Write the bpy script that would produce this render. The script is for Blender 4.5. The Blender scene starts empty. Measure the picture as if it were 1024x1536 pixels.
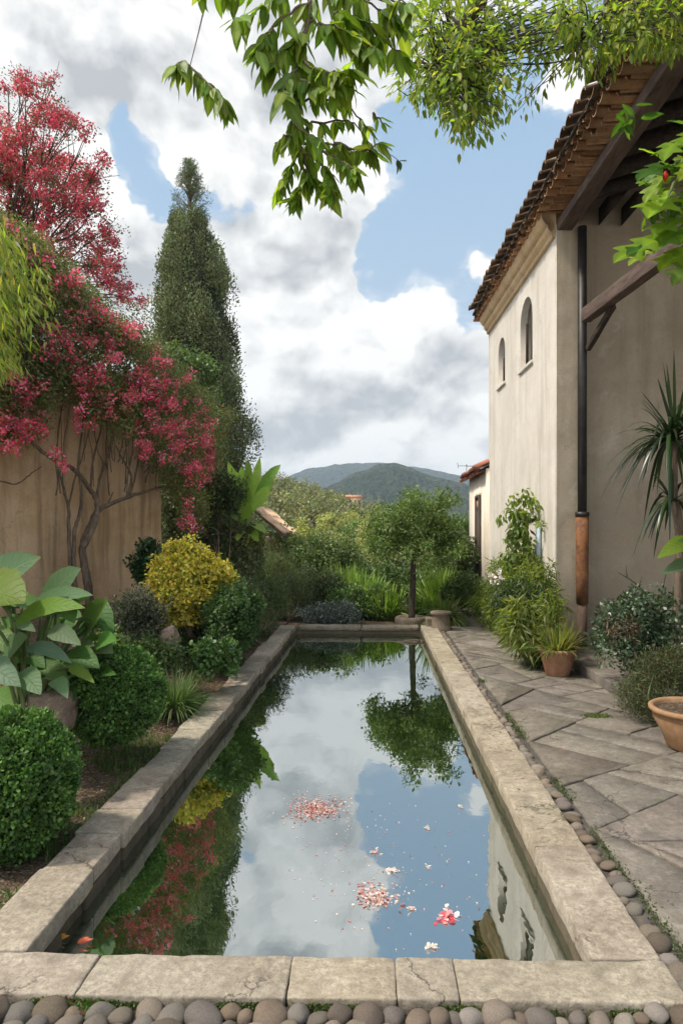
import bpy, bmesh, math, random
import numpy as np
from mathutils import Vector, Matrix, noise as mnoise

random.seed(11)
rng = np.random.default_rng(11)
SC = bpy.context.scene
COL = SC.collection

# ------------------------------------------------------------------ camera frame
F, CX, VY, CAMH = 1000.0, 538.0, 798.0, 1.6
YAW = math.radians(1.2)
cs, sn = math.cos(YAW), math.sin(YAW)

def P(px, py, t):
    """photo pixel at t metres in front of the camera -> world point"""
    a = (px - CX) / F
    return np.array((t * (-sn + cs * a), t * (cs + sn * a), CAMH + t * (VY - py) / F))

def G(px, py, z=0.0):
    return P(px, py, (CAMH - z) * F / (py - VY))

# ------------------------------------------------------------------ object helpers
def tag(o, label=None, cat=None, group=None, kind=None):
    if label: o['label'] = label
    if cat: o['category'] = cat
    if group: o['group'] = group
    if kind: o['kind'] = kind
    return o

def thing(name, label, cat, loc=(0, 0, 0), group=None, rz=0.0):
    o = bpy.data.objects.new(name, None)
    o.empty_display_size = 0.1
    o.location = Vector([float(c) for c in loc]); o.rotation_euler = (0, 0, rz)
    COL.objects.link(o)
    return tag(o, label, cat, group)

def root_loc(o):
    p = Vector((0, 0, 0))
    while o is not None:
        p += o.location; o = o.parent
    return np.array(p)

def link_mesh(name, me, mat, parent=None):
    o = bpy.data.objects.new(name, me)
    COL.objects.link(o)
    if mat is not None: me.materials.append(mat)
    if parent is not None: o.parent = parent
    return o

def build(name, parts, mat, parent=None, local=False, smooth=True):
    """parts: list of (verts (N,3), faces (M,k) int, cols (N,3)|None, uv (N,2)|None) -> ONE mesh object"""
    off = np.zeros(3)
    if parent is not None and not local: off = root_loc(parent)
    vs, loops, sizes, cols, uvs = [], [], [], [], []
    base = 0
    anyc = any(p[2] is not None for p in parts)
    anyu = any(len(p) > 3 and p[3] is not None for p in parts)
    for p in parts:
        v, f = np.asarray(p[0], float), p[1]
        vs.append(v - off)
        if isinstance(f, np.ndarray):
            loops.append((f + base).ravel()); sizes.append(np.full(len(f), f.shape[1]))
        else:
            for q in f:
                loops.append(np.asarray(q) + base); sizes.append(np.array([len(q)]))
        if anyc: cols.append(np.broadcast_to(np.asarray(p[2] if p[2] is not None else (.5, .5, .5), float), (len(v), 3)))
        if anyu: uvs.append(np.asarray(p[3], float) if len(p) > 3 and p[3] is not None else np.zeros((len(v), 2)))
        base += len(v)
    V = np.concatenate(vs); L = np.concatenate(loops).astype(np.int32); S = np.concatenate(sizes).astype(np.int32)
    me = bpy.data.meshes.new(name)
    me.vertices.add(len(V)); me.vertices.foreach_set('co', V.astype(np.float32).ravel())
    me.loops.add(len(L)); me.loops.foreach_set('vertex_index', L)
    me.polygons.add(len(S))
    st = np.concatenate(([0], np.cumsum(S)[:-1])).astype(np.int32)
    me.polygons.foreach_set('loop_start', st); me.polygons.foreach_set('loop_total', S)
    if smooth: me.polygons.foreach_set('use_smooth', np.ones(len(S), bool))
    me.update(calc_edges=True)
    if anyc:
        C = np.concatenate(cols); C = np.concatenate((C, np.ones((len(C), 1))), 1).astype(np.float32)
        at = me.color_attributes.new('col', 'FLOAT_COLOR', 'POINT'); at.data.foreach_set('color', C.ravel())
    if anyu:
        U = np.concatenate(uvs).astype(np.float32)
        at = me.attributes.new('luv', 'FLOAT2', 'POINT'); at.data.foreach_set('vector', U.ravel())
    me.validate()
    return link_mesh(name, me, mat, parent)

def norm(a):
    return a / np.maximum(np.linalg.norm(a, axis=-1, keepdims=True), 1e-9)

def rvec(n):
    return norm(rng.normal(size=(n, 3)))

# ------------------------------------------------------------------ solid helpers
def box(x0, x1, y0, y1, z0, z1, col=None):
    v = np.array([(x, y, z) for z in (z0, z1) for y in (y0, y1) for x in (x0, x1)], float)
    f = np.array([(0, 2, 3, 1), (4, 5, 7, 6), (0, 1, 5, 4), (2, 6, 7, 3), (0, 4, 6, 2), (1, 3, 7, 5)])
    return (v, f, col)

def rbox(x0, x1, y0, y1, z0, z1, r=0.012, step=0.06, amp=0.004, col=None, seed=0, nmax=24):
    """worn block: rounded edges, slightly uneven faces"""
    d = np.array((x1 - x0, y1 - y0, z1 - z0)); n = np.clip(np.round(d / step).astype(int), 2, nmax)
    ts = []
    for k in range(3):
        t = np.linspace(0, 1, n[k] + 1)
        e = min(r / d[k], .3)
        t = np.concatenate(([0, e * .35, e], t[1:-1][(t[1:-1] > e * 1.3) & (t[1:-1] < 1 - e * 1.3)], [1 - e, 1 - e * .35, 1]))
        ts.append(t)
    idx, vs, fs = {}, [], []
    def vid(i, j, k):
        q = (i, j, k)
        if q not in idx:
            idx[q] = len(vs); vs.append((ts[0][i], ts[1][j], ts[2][k]))
        return idx[q]
    a, b, c = [len(t) - 1 for t in ts]
    for i in range(a):
        for j in range(b):
            fs.append((vid(i, j, 0), vid(i, j + 1, 0), vid(i + 1, j + 1, 0), vid(i + 1, j, 0)))
            fs.append((vid(i, j, c), vid(i + 1, j, c), vid(i + 1, j + 1, c), vid(i, j + 1, c)))
        for k in range(c):
            fs.append((vid(i, 0, k), vid(i + 1, 0, k), vid(i + 1, 0, k + 1), vid(i, 0, k + 1)))
            fs.append((vid(i, b, k), vid(i, b, k + 1), vid(i + 1, b, k + 1), vid(i + 1, b, k)))
    for j in range(b):
        for k in range(c):
            fs.append((vid(0, j, k), vid(0, j, k + 1), vid(0, j + 1, k + 1), vid(0, j + 1, k)))
            fs.append((vid(a, j, k), vid(a, j + 1, k), vid(a, j + 1, k + 1), vid(a, j, k + 1)))
    v = np.array(vs) * d
    inner = np.clip(v, r, d - r)
    q = v - inner
    l = np.linalg.norm(q, axis=1, keepdims=True)
    v = np.where(l > 1e-6, inner + q / np.maximum(l, 1e-9) * r, v)
    v = v + np.array((x0, y0, z0))
    out = norm(q + 1e-9)
    for i in range(len(v)):
        w = mnoise.noise(Vector(v[i] * 7 + seed * 3.1)) + .6 * mnoise.noise(Vector(v[i] * 23 + seed))
        v[i] += out[i] * w * amp
    return (v, np.array(fs), col)

def tube(pts, radii, sides=8, col=None, cap=True):
    pts = np.asarray(pts, float); n = len(pts)
    radii = np.broadcast_to(np.asarray(radii, float), (n,))
    tan = np.gradient(pts, axis=0); tan = norm(tan)
    ref = np.array((0, 0, 1.0)) if abs(tan[0][2]) < .9 else np.array((1.0, 0, 0))
    vs = []
    u = norm(np.cross(tan[0], ref))
    for i in range(n):
        u = norm(u - tan[i] * np.dot(u, tan[i])); w = np.cross(tan[i], u)
        a = np.arange(sides) * 2 * math.pi / sides
        vs.append(pts[i] + radii[i] * (np.cos(a)[:, None] * u + np.sin(a)[:, None] * w))
    v = np.concatenate(vs)
    f = []
    for i in range(n - 1):
        for k in range(sides):
            f.append((i * sides + k, i * sides + (k + 1) % sides, (i + 1) * sides + (k + 1) % sides, (i + 1) * sides + k))
    fl = [list(q) for q in f]
    if cap:
        fl.append(list(range(sides))[::-1]); fl.append([(n - 1) * sides + k for k in range(sides)])
    return (v, fl, col)

def smooth_path(pts, k=5, jitter=0.0):
    """Catmull-Rom through pts"""
    p = np.asarray(pts, float)
    if len(p) < 3:
        t = np.linspace(0, 1, k + 1)[:, None]; q = p[0] * (1 - t) + p[-1] * t
    else:
        e = np.concatenate(([2 * p[0] - p[1]], p, [2 * p[-1] - p[-2]])); q = []
        for i in range(1, len(e) - 2):
            for s in np.arange(k) / k:
                a, b, c, d = e[i - 1], e[i], e[i + 1], e[i + 2]
                q.append(.5 * (2 * b + (c - a) * s + (2 * a - 5 * b + 4 * c - d) * s * s + (3 * b - a - 3 * c + d) * s ** 3))
        q.append(p[-1]); q = np.array(q)
    if jitter: q[1:-1] += rng.normal(size=q[1:-1].shape) * jitter
    return q

def lathe(profile, sides=40, center=(0, 0, 0), col=None, wob=0.0):
    pr = np.asarray(profile, float); a = np.arange(sides) * 2 * math.pi / sides
    v = np.array([(r * math.cos(t) * (1 + wob * math.sin(2 * t + z * 3)), r * math.sin(t) * (1 + wob * math.cos(3 * t)), z) for r, z in pr for t in a]) + np.asarray(center)
    f = []
    for i in range(len(pr) - 1):
        for k in range(sides):
            f.append((i * sides + k, i * sides + (k + 1) % sides, (i + 1) * sides + (k + 1) % sides, (i + 1) * sides + k))
    return (v, np.array(f), col)

# ------------------------------------------------------------------ foliage helpers
def pal(cols, n, jit=.24, hue=.09):
    cols = np.asarray(cols, float) * 1.22; c = cols[rng.integers(0, len(cols), n)]
    c = c * (1 + rng.uniform(-jit, jit, (n, 1))) * (1 + rng.uniform(-hue, hue, (n, 3)))
    return np.clip(c, .002, 1)

def tmpl(kind):
    """leaf template in its own plane: x across, y along, z up; unit length"""
    if kind == 'dia':      # folded rhombus
        v = np.array([(0, 0, 0), (-.27, .45, .06), (0, 1, -.06), (.27, .45, .06)]); f = np.array([(0, 3, 2, 1)])
    elif kind == 'nar':    # narrow blade
        v = np.array([(0, 0, 0), (-.09, .4, .02), (0, 1, -.12), (.09, .4, .02)]); f = np.array([(0, 3, 2, 1)])
    elif kind == 'rnd':
        v = np.array([(-.15, .03, 0), (-.38, .5, .07), (-.15, .97, -.02), (.15, .97, -.02), (.38, .5, .07), (.15, .03, 0)]); f = np.array([(0, 5, 4, 1), (1, 4, 3, 2)])
    elif kind in ('leaf', 'lobe'):   # pointed leaf / lobed vine leaf, folded on the midrib and drooping
        if kind == 'leaf':
            ys = np.array([0, .05, .14, .27, .42, .57, .72, .86, .95, 1.0]); ws = .19 * np.array([.07, .32, .66, .93, 1, .90, .66, .33, .12, .02]); sw = .0 * ys
        else:
            ys = np.array([0, .04, .10, .17, .24, .29, .34, .40, .46, .53, .59, .64, .69, .76, .85, .94, 1.0])
            ws = np.array([.03, .12, .24, .31, .29, .20, .14, .19, .30, .35, .30, .20, .13, .14, .12, .06, .01]); sw = ws * .55
        zs = -.17 * ys ** 2.2 + .02 * np.sin(ys * 9)
        v, f = [], []
        for y, w, z, q in zip(ys, ws, zs, sw): v += [(-w, y + q, z + w * .30 - w * w * .9), (-w * .5, y + q * .4, z + w * .2), (0, y, z), (w * .5, y + q * .4, z + w * .2), (w, y + q, z + w * .30 - w * w * .9)]
        for i in range(len(ys) - 1):
            b = i * 5
            for c in range(4): f.append((b + c, b + c + 1, b + c + 6, b + c + 5))
        v = np.array(v); f = np.array(f)
    return v, f

def leaves(pos, axis, nrm, size, cols, kind='dia'):
    tv, tf = tmpl(kind)
    n = len(pos); y = norm(axis); x = norm(np.cross(y, nrm)); z = np.cross(x, y)
    s = np.broadcast_to(np.asarray(size, float).reshape(-1, 1, 1), (n, 1, 1))
    v = pos[:, None, :] + s * (tv[None, :, 0:1] * x[:, None] + tv[None, :, 1:2] * y[:, None] + tv[None, :, 2:3] * z[:, None])
    k = len(tv)
    f = (tf[None] + (np.arange(n) * k)[:, None, None]).reshape(-1, tf.shape[1])
    cc = np.repeat(cols, k, axis=0)
    if kind in ('leaf', 'lobe'):                       # paler midrib, slightly darker towards the edge
        m_ = np.where(np.abs(tv[:, 0]) < 1e-6, 1.45, np.where(np.arange(k) % 5 % 4 == 0, .88, 1.0)); cc = np.clip(cc * np.tile(m_, n)[:, None], 0, 1)
    return (v.reshape(-1, 3), f, cc)

def clump_leaves(centers, radii, per, size, cols, kind='dia', droop=0.0, out=.7, rnd=.8, inner=.35, squash=1.0, cjit=.18, up=.5):
    """leaf clumps: centers (K,3); radii scalar/(K,)/(K,3); per leaves each"""
    c = np.asarray(centers, float); K = len(c)
    r = np.asarray(radii, float)
    if r.ndim == 0: r = np.full((K, 3), float(r))
    elif r.ndim == 1: r = np.repeat(r[:, None], 3, 1)
    r = r * np.array((1, 1, squash))
    n = K * per
    ci = np.repeat(np.arange(K), per)
    d = rvec(n); rad = inner + (1 - inner) * rng.uniform(0, 1, (n, 1)) ** .6
    rad = rad * (1 + .16 * rng.normal(size=(n, 1)))
    pos = c[ci] + d * rad * r[ci]
    ax = d * out + rvec(n) * rnd + np.array((0, 0, -droop))
    nr = d * .6 + rvec(n) * .6 + np.array((0, 0, up))
    col = pal(cols, n) * (1 + rng.uniform(-cjit, cjit, (K, 1)))[ci]
    s = size * rng.uniform(.65, 1.25, n)
    return leaves(pos, ax, nr, s, np.clip(col, .002, 1), kind)

def shell_clumps(center, radii, n, lo=.55, hi=1.0, zmin=-1.0, lump=.18):
    d = rvec(n * 3); d = d[d[:, 2] > zmin][:n]
    k = rng.uniform(lo, hi, (len(d), 1))
    ph = rng.uniform(0, 6, 3)
    w = 1 + lump * (np.sin(d[:, 0:1] * 4 + ph[0]) + np.sin(d[:, 1:2] * 4.6 + ph[1]) * .8 + np.sin(d[:, 2:3] * 5 + ph[2]) * .7) * .6
    return np.asarray(center) + d * k * w * np.asarray(radii)

def ribbons(paths, halfw, side, cols, fold=.15, uv=False):
    """paths (N,K,3), halfw (N,K), side (N,3) -> folded ribbon leaves, 3 points across"""
    N, K, _ = paths.shape
    tan = norm(np.gradient(paths, axis=1)); sd = np.broadcast_to(side[:, None, :], tan.shape)
    sd = norm(sd - tan * (sd * tan).sum(-1, keepdims=True)); up = np.cross(sd, tan)
    w = halfw[..., None]
    a = paths - sd * w + up * w * fold; b = paths; c = paths + sd * w + up * w * fold
    v = np.stack((a, b, c), 2).reshape(-1, 3)
    f = []
    for k in range(K - 1):
        q = k * 3; f += [(q, q + 1, q + 4, q + 3), (q + 1, q + 2, q + 5, q + 4)]
    f = (np.array(f)[None] + (np.arange(N) * K * 3)[:, None, None]).reshape(-1, 4)
    col = np.repeat(cols, K * 3, axis=0)
    if not uv: return (v, f, col)
    U = np.stack(np.meshgrid(np.linspace(0, 1, K), (-1, 0, 1), indexing='ij'), -1)[..., ::-1].reshape(-1, 2)
    return (v, f, col, np.tile(U, (N, 1)))

def blades(base, n, length, width, spread, droop, cols, K=6, r0=.05, up=1.0):
    """arching grass / strap leaves from a base point"""
    base = np.asarray(base, float)
    az = rng.uniform(0, 2 * math.pi, n); el = rng.uniform(.15, 1, n) * spread
    d = np.stack((np.cos(az) * np.sin(el), np.sin(az) * np.sin(el), np.cos(el) * up), 1)
    L = length * rng.uniform(.6, 1.15, n)
    t = np.linspace(0, 1, K)
    st = base + np.stack((np.cos(az), np.sin(az), 0 * az), 1) * (r0 * rng.uniform(0, 1, (n, 1)))
    dr = droop * rng.uniform(.5, 1.3, n) * np.sin(el) / max(math.sin(spread), .1)
    paths = st[:, None] + d[:, None] * (L[:, None, None] * t[None, :, None])
    paths[:, :, 2] -= (dr * L)[:, None] * t[None] ** 2.2
    hw = width * .5 * np.sin(np.clip(t * .9 + .12, 0, 1) * math.pi) ** .6
    hw[-1] = width * .03
    side = np.stack((-np.sin(az), np.cos(az), 0 * az), 1) + rng.normal(size=(n, 3)) * .2
    return ribbons(paths, np.tile(hw, (n, 1)), side, pal(cols, n), fold=.25)

def in_poly(pts, poly):
    x, y = pts[:, 0], pts[:, 1]; ins = np.zeros(len(pts), bool); p = np.asarray(poly, float); j = len(p) - 1
    for i in range(len(p)):
        c = ((p[i, 1] > y) != (p[j, 1] > y)) & (x < (p[j, 0] - p[i, 0]) * (y - p[i, 1]) / (p[j, 1] - p[i, 1] + 1e-9) + p[i, 0])
        ins ^= c; j = i
    return ins

def poly_pts(poly, n):
    p = np.asarray(poly, float); lo, hi = p.min(0), p.max(0); out = np.zeros((0, 2))
    while len(out) < n:
        q = rng.uniform(lo, hi, (n * 2, 2)); out = np.concatenate((out, q[in_poly(q, p)]))
    return out[:n]

# ------------------------------------------------------------------ materials
class NT:
    def __init__(s, tree): s.t = tree; s.t.nodes.clear()
    def n(s, typ, ins=None, **kw):
        nd = s.t.nodes.new(typ)
        for k, v in kw.items(): setattr(nd, k, v)
        for k, v in (ins or {}).items(): s.put(nd.inputs[k], v)
        return nd
    def put(s, sock, v):
        if isinstance(v, bpy.types.NodeSocket): s.t.links.new(v, sock)
        elif v is not None:
            if isinstance(v, (tuple, list)) and len(v) == 3 and sock.type == 'RGBA': v = (*v, 1)
            sock.default_value = v
    def m(s, op, a, b=None, c=None, clamp=False):
        nd = s.t.nodes.new('ShaderNodeMath'); nd.operation = op; nd.use_clamp = clamp
        for i, v in enumerate((a, b, c)):
            if v is not None: s.put(nd.inputs[i], v)
        return nd.outputs[0]
    def vm(s, op, a, b=None, out=0):
        nd = s.t.nodes.new('ShaderNodeVectorMath'); nd.operation = op
        s.put(nd.inputs[0], a)
        if b is not None: s.put(nd.inputs['Scale'] if op == 'SCALE' else nd.inputs[1], b)
        return nd.outputs[out]
    def mix(s, f, a, b, blend='MIX'):
        nd = s.t.nodes.new('ShaderNodeMix'); nd.data_type = 'RGBA'; nd.blend_type = blend
        s.put(nd.inputs[0], f); s.put(nd.inputs[6], a); s.put(nd.inputs[7], b)
        return nd.outputs[2]
    def ramp(s, v, lo, hi, a=0.0, b=1.0, mode='SMOOTHSTEP'):
        nd = s.t.nodes.new('ShaderNodeMapRange'); nd.interpolation_type = mode
        for i, q in enumerate((v, lo, hi, a, b)): s.put(nd.inputs[i], q)
        return nd.outputs[0]
    def noise(s, vec, scale, detail=5, rough=.55, dist=0.0, out=0):
        nd = s.n('ShaderNodeTexNoise', {'Vector': vec, 'Scale': scale, 'Detail': detail, 'Roughness': rough, 'Distortion': dist})
        return nd.outputs[out]
    def bump(s, h, strength=.4, dist=.02, normal=None):
        return s.n('ShaderNodeBump', {'Height': h, 'Strength': strength, 'Distance': dist, 'Normal': normal}).outputs[0]
    def done(s, sh):
        o = s.n('ShaderNodeOutputMaterial'); s.t.links.new(sh, o.inputs['Surface'])

def mat(name):
    m = bpy.data.materials.new(name); m.use_nodes = True
    return m, NT(m.node_tree)

def leaf_mat(name, trans=.3, rough=.5, spec=.3, tint=(1.2, 1.25, .55), uvveins=None):
    m, t = mat(name)
    c = t.n('ShaderNodeAttribute', attribute_name='col').outputs['Color']
    if uvveins:
        uv = t.n('ShaderNodeAttribute', attribute_name='luv').outputs['Vector']
        sx = t.n('ShaderNodeSeparateXYZ', {0: uv})
        au = t.m('ABSOLUTE', sx.outputs[0])
        ph = t.m('SUBTRACT', t.m('MULTIPLY', sx.outputs[1], 9.0), t.m('MULTIPLY', au, 1.6))
        fr = t.m('ABSOLUTE', t.m('SUBTRACT', t.m('FRACT', ph), .5))
        v = t.m('MAXIMUM', t.ramp(fr, .12, .0), t.ramp(au, .07, .0))
        nz = t.noise(t.n('ShaderNodeTexCoord').outputs['Object'], 14, 4)
        c = t.mix(t.m('MULTIPLY', v, uvveins), c, t.mix(1.0, c, (1.7, 1.5, 1.6), 'MULTIPLY'))
        c = t.mix(t.ramp(nz, .45, .75, 0, .35), c, t.mix(.5, c, (.13, .2, .09)))
        ed = t.m('ADD', t.m('MAXIMUM', au, t.ramp(sx.outputs[1], .80, 1.0, .5, 1.0)), t.m('MULTIPLY', t.m('SUBTRACT', nz, .5), 1.1))
        c = t.mix(t.ramp(ed, .98, 1.16, 0, .75), c, (.20, .12, .04))
    p = t.n('ShaderNodeBsdfPrincipled', {'Base Color': c, 'Roughness': rough, 'Specular IOR Level': spec})
    if uvveins: t.put(p.inputs['Normal'], t.bump(v, .35, .01))
    tr = t.n('ShaderNodeBsdfTranslucent', {'Color': t.mix(1.0, c, tint, 'MULTIPLY')})
    t.done(t.n('ShaderNodeMixShader', {0: trans, 1: p.outputs[0], 2: tr.outputs[0]}).outputs[0])
    return m

M = {}
M['leaf'] = leaf_mat('leaf', .32, .5, .35)
M['thin_leaf'] = leaf_mat('thin_leaf', .58, .45, .35, (1.5, 1.5, .5))
M['glossy_leaf'] = leaf_mat('glossy_leaf', .22, .32, .5)
M['needle'] = leaf_mat('needle', .12, .6, .2)
M['petal'] = leaf_mat('petal', .38, .55, .2, (1.15, .9, .95))
M['big_leaf'] = leaf_mat('big_leaf', .34, .5, .22, (1.3, 1.4, .5), uvveins=.34)

def wood_mat(name, c1, c2, scale=(14, 14, 2.2), rough=.75, bump=.5):
    m, t = mat(name)
    o = t.n('ShaderNodeTexCoord').outputs['Object']
    q = t.vm('MULTIPLY', o, scale)
    a = t.noise(q, 2.0, 7, .62, .6); b = t.noise(o, 2.3, 3)
    c = t.mix(t.ramp(a, .32, .68), c1, c2); c = t.mix(t.ramp(b, .4, .75, 0, .5), c, t.mix(.6, c, (.02, .015, .012)))
    p = t.n('ShaderNodeBsdfPrincipled', {'Base Color': c, 'Roughness': rough, 'Specular IOR Level': .25, 'Normal': t.bump(a, bump, .012)})
    t.done(p.outputs[0]); return m

M['bark'] = wood_mat('bark', (.10, .072, .052), (.22, .165, .12), (10, 10, 3), .85, .8)
M['dark_bark'] = wood_mat('dark_bark', (.035, .028, .022), (.09, .07, .055), (10, 10, 3), .85, .8)
M['green_stem'] = wood_mat('green_stem', (.07, .11, .03), (.13, .17, .06), (10, 10, 3), .6, .3)
M['timber'] = wood_mat('timber', (.075, .05, .04), (.15, .105, .085), (10, 2.0, 10), .7, .6)
M['dark_timber'] = wood_mat('dark_timber', (.02, .014, .011), (.055, .038, .028), (10, 2.0, 10), .75, .5)
M['old_door'] = wood_mat('old_door', (.035, .026, .02), (.085, .06, .045), (18, 18, 1.2), .7, .5)

def stone_mat(name, c1, c2, c3, bumpd=.012, scale=1.0, moss=.0, objrand=0.0, attr=False, pits=.5):
    m, t = mat(name)
    tc = t.n('ShaderNodeTexCoord').outputs['Object']
    if objrand:
        ri = t.n('ShaderNodeObjectInfo').outputs['Random']
        tc = t.vm('ADD', tc, t.n('ShaderNodeCombineXYZ', {0: t.m('MULTIPLY', ri, 37.0), 1: t.m('MULTIPLY', ri, 11.0), 2: t.m('MULTIPLY', ri, 23.0)}).outputs[0])
    a = t.noise(tc, 2.1 * scale, 6, .6, .3); b = t.noise(tc, 9 * scale, 8, .68); f = t.noise(tc, 120 * scale, 4, .7); g = t.noise(tc, 36 * scale, 6, .7)
    c = t.mix(t.ramp(a, .35, .66), c1, c2)
    c = t.mix(t.ramp(b, .47, .70, 0, .75), c, c3)
    c = t.mix(t.ramp(g, .35, .68, .48, 0), c, (.05, .043, .035))
    if attr:                                            # hairline cracks and lichen spots
        vo = t.n('ShaderNodeTexVoronoi', {'Vector': t.vm('ADD', tc, t.vm('SCALE', t.noise(tc, 3.0, 6, .65, out=1), .5)), 'Scale': 1.15}, feature='DISTANCE_TO_EDGE').outputs['Distance']
        ck = t.m('MULTIPLY', t.ramp(vo, .011, .0), t.ramp(t.noise(tc, 1.7, 3), .45, .55))
        c = t.mix(t.m('MULTIPLY', ck, .75), c, (.035, .03, .024))
        li = t.noise(tc, 14, 5, .6); c = t.mix(t.ramp(li, .62, .70, 0, .35), c, (.42, .40, .33))
        st = t.noise(tc, 3.4, 6, .7, .8); c = t.mix(t.ramp(st, .52, .66, 0, .45), c, t.mix(.6, c, (.05, .042, .033)))
    c = t.mix(t.ramp(f, .38, .62, .45, 0), c, t.mix(.5, c, (.03, .028, .025)))
    if attr: c = t.mix(1.0, c, t.n('ShaderNodeAttribute', attribute_name='col').outputs['Color'], 'MULTIPLY')
    if objrand:
        hs = t.n('ShaderNodeHueSaturation', {'Hue': t.ramp(ri, 0, 1, .497, .522, 'LINEAR'), 'Saturation': t.m('ADD', t.m('MULTIPLY', t.m('FRACT', t.m('MULTIPLY', ri, 7.3)), .7), .5),
                                            'Value': t.m('ADD', t.m('MULTIPLY', t.m('FRACT', t.m('MULTIPLY', ri, 13.7)), objrand), 1 - objrand * .55), 'Color': c})
        c = hs.outputs[0]
    if moss:
        nz = t.noise(tc, 3.3, 6, .65); nz2 = t.noise(tc, 30, 4, .7)
        k = t.m('MULTIPLY', t.ramp(nz, .56, .68, 0, moss), t.ramp(nz2, .35, .6))
        c = t.mix(k, c, (.055, .07, .02))
    h = t.m('ADD', t.m('MULTIPLY', b, .6), t.m('ADD', t.m('MULTIPLY', g, .4), t.m('MULTIPLY', f, .18 * pits * 2)))
    p = t.n('ShaderNodeBsdfPrincipled', {'Base Color': c, 'Roughness': t.ramp(b, .3, .7, .72, .95), 'Specular IOR Level': .25, 'Normal': t.bump(h, .75, bumpd)})
    t.done(p.outputs[0]); return m

M['coping'] = stone_mat('coping', (.40, .34, .265), (.52, .455, .365), (.23, .19, .145), .012, 1.0, .45, attr=True)
M['pool_wall'] = stone_mat('pool_wall', (.11, .085, .05), (.17, .13, .08), (.06, .055, .03), .02, 1.6, .8)
M['paving'] = stone_mat('paving', (.215, .19, .165), (.30, .27, .235), (.125, .108, .092), .012, 1.0, .35, attr=True)
M['pebble'] = stone_mat('pebble', (.25, .18, .14), (.31, .25, .20), (.14, .10, .075), .004, 4.0, 0, objrand=.75)
M['rock'] = stone_mat('rock', (.33, .24, .18), (.42, .31, .24), (.2, .14, .1), .02, 2.0, .2)
M['old_stone'] = stone_mat('old_stone', (.23, .18, .13), (.32, .26, .19), (.12, .095, .07), .02, 2.0, .5)
M['mortar'] = stone_mat('mortar', (.055, .045, .034), (.085, .068, .05), (.035, .032, .02), .01, 3.0, .8)

def soil_mat():
    m, t = mat('soil')
    tc = t.n('ShaderNodeTexCoord').outputs['Object']
    a = t.noise(tc, 1.3, 5); b = t.noise(tc, 28, 7, .7); v = t.n('ShaderNodeTexVoronoi', {'Vector': tc, 'Scale': 55.0})
    c = t.mix(t.ramp(a, .35, .65), (.105, .072, .046), (.155, .11, .072))
    c = t.mix(t.ramp(b, .5, .68, 0, .8), c, (.24, .185, .13))
    c = t.mix(t.ramp(b, .48, .35, 0, .7), c, (.04, .03, .02))
    c = t.mix(t.ramp(t.n('ShaderNodeSeparateColor', {0: v.outputs['Color']}).outputs[0], .8, .9, 0, .55), c, (.3, .25, .2))
    gr = t.noise(tc, 1.9, 5, .6)
    c = t.mix(t.ramp(gr, .58, .72, 0, .6), c, (.07, .085, .025))
    h = t.m('ADD', b, t.m('MULTIPLY', v.outputs['Distance'], .8))
    t.done(t.n('ShaderNodeBsdfPrincipled', {'Base Color': c, 'Roughness': .95, 'Specular IOR Level': .1, 'Normal': t.bump(h, 1.0, .03)}).outputs[0]); return m
M['soil'] = soil_mat()

def plaster_mat(name, c1, c2, stain, streak=.5, bumpd=.012, low=None):
    m, t = mat(name)
    tc = t.n('ShaderNodeTexCoord').outputs['Object']
    a = t.noise(tc, .9, 5, .6, .4); b = t.noise(tc, 5, 7, .65); f = t.noise(tc, 60, 5, .7)
    s = t.noise(t.vm('MULTIPLY', tc, (3.2, 3.2, .28)), 1.6, 6, .6, .3)
    c = t.mix(t.ramp(a, .35, .65), c1, c2)
    c = t.mix(t.ramp(s, .46, .72, 0, streak), c, stain)
    c = t.mix(t.ramp(b, .52, .75, 0, .35), c, t.mix(.55, c, stain))
    if low:
        z = t.n('ShaderNodeSeparateXYZ', {0: tc}).outputs[2]
        k = t.ramp(t.m('ADD', z, t.m('MULTIPLY', t.m('SUBTRACT', b, .5), low[1])), low[0], 0.0, 0, low[3])
        c = t.mix(k, c, low[2])
    vo = t.n('ShaderNodeTexVoronoi', {'Vector': t.vm('ADD', tc, t.vm('SCALE', t.noise(tc, 1.6, 6, .65, out=1), .9)), 'Scale': .75}, feature='DISTANCE_TO_EDGE').outputs['Distance']
    ck = t.m('MULTIPLY', t.ramp(vo, .007, .0), t.ramp(t.noise(tc, .8, 3), .50, .58))
    c = t.mix(t.m('MULTIPLY', ck, .5), c, t.mix(.7, c, (.05, .04, .03)))
    mo = t.noise(tc, 2.2, 8, .7, .5); c = t.mix(t.ramp(mo, .50, .62, 0, .30), c, t.mix(.45, c, stain)); c = t.mix(t.ramp(mo, .42, .34, 0, .28), c, t.mix(.4, c, (.9, .85, .76)))
    c = t.mix(t.ramp(f, .40, .62, .22, 0), c, t.mix(.55, c, (.06, .05, .04))); pk = t.noise(tc, 19, 6, .7); c = t.mix(t.ramp(pk, .54, .68, 0, .42), c, t.mix(.6, c, stain))
    h = t.m('ADD', t.m('MULTIPLY', b, .7), t.m('MULTIPLY', f, .26))
    t.done(t.n('ShaderNodeBsdfPrincipled', {'Base Color': c, 'Roughness': .92, 'Specular IOR Level': .15, 'Normal': t.bump(h, .55, bumpd)}).outputs[0]); return m
M['house_plaster'] = plaster_mat('house_plaster', (.62, .575, .515), (.70, .655, .59), (.40, .355, .295), .5, .012, (1.0, 1.2, (.45, .38, .30), .55))
M['shaded_house_plaster'] = plaster_mat('shaded_house_plaster', (.35, .295, .22), (.43, .37, .285), (.22, .18, .13), .5, .015, (1.3, 1.5, (.24, .2, .155), .7))  # same house plaster with the porch shade darkened into its colour
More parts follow.
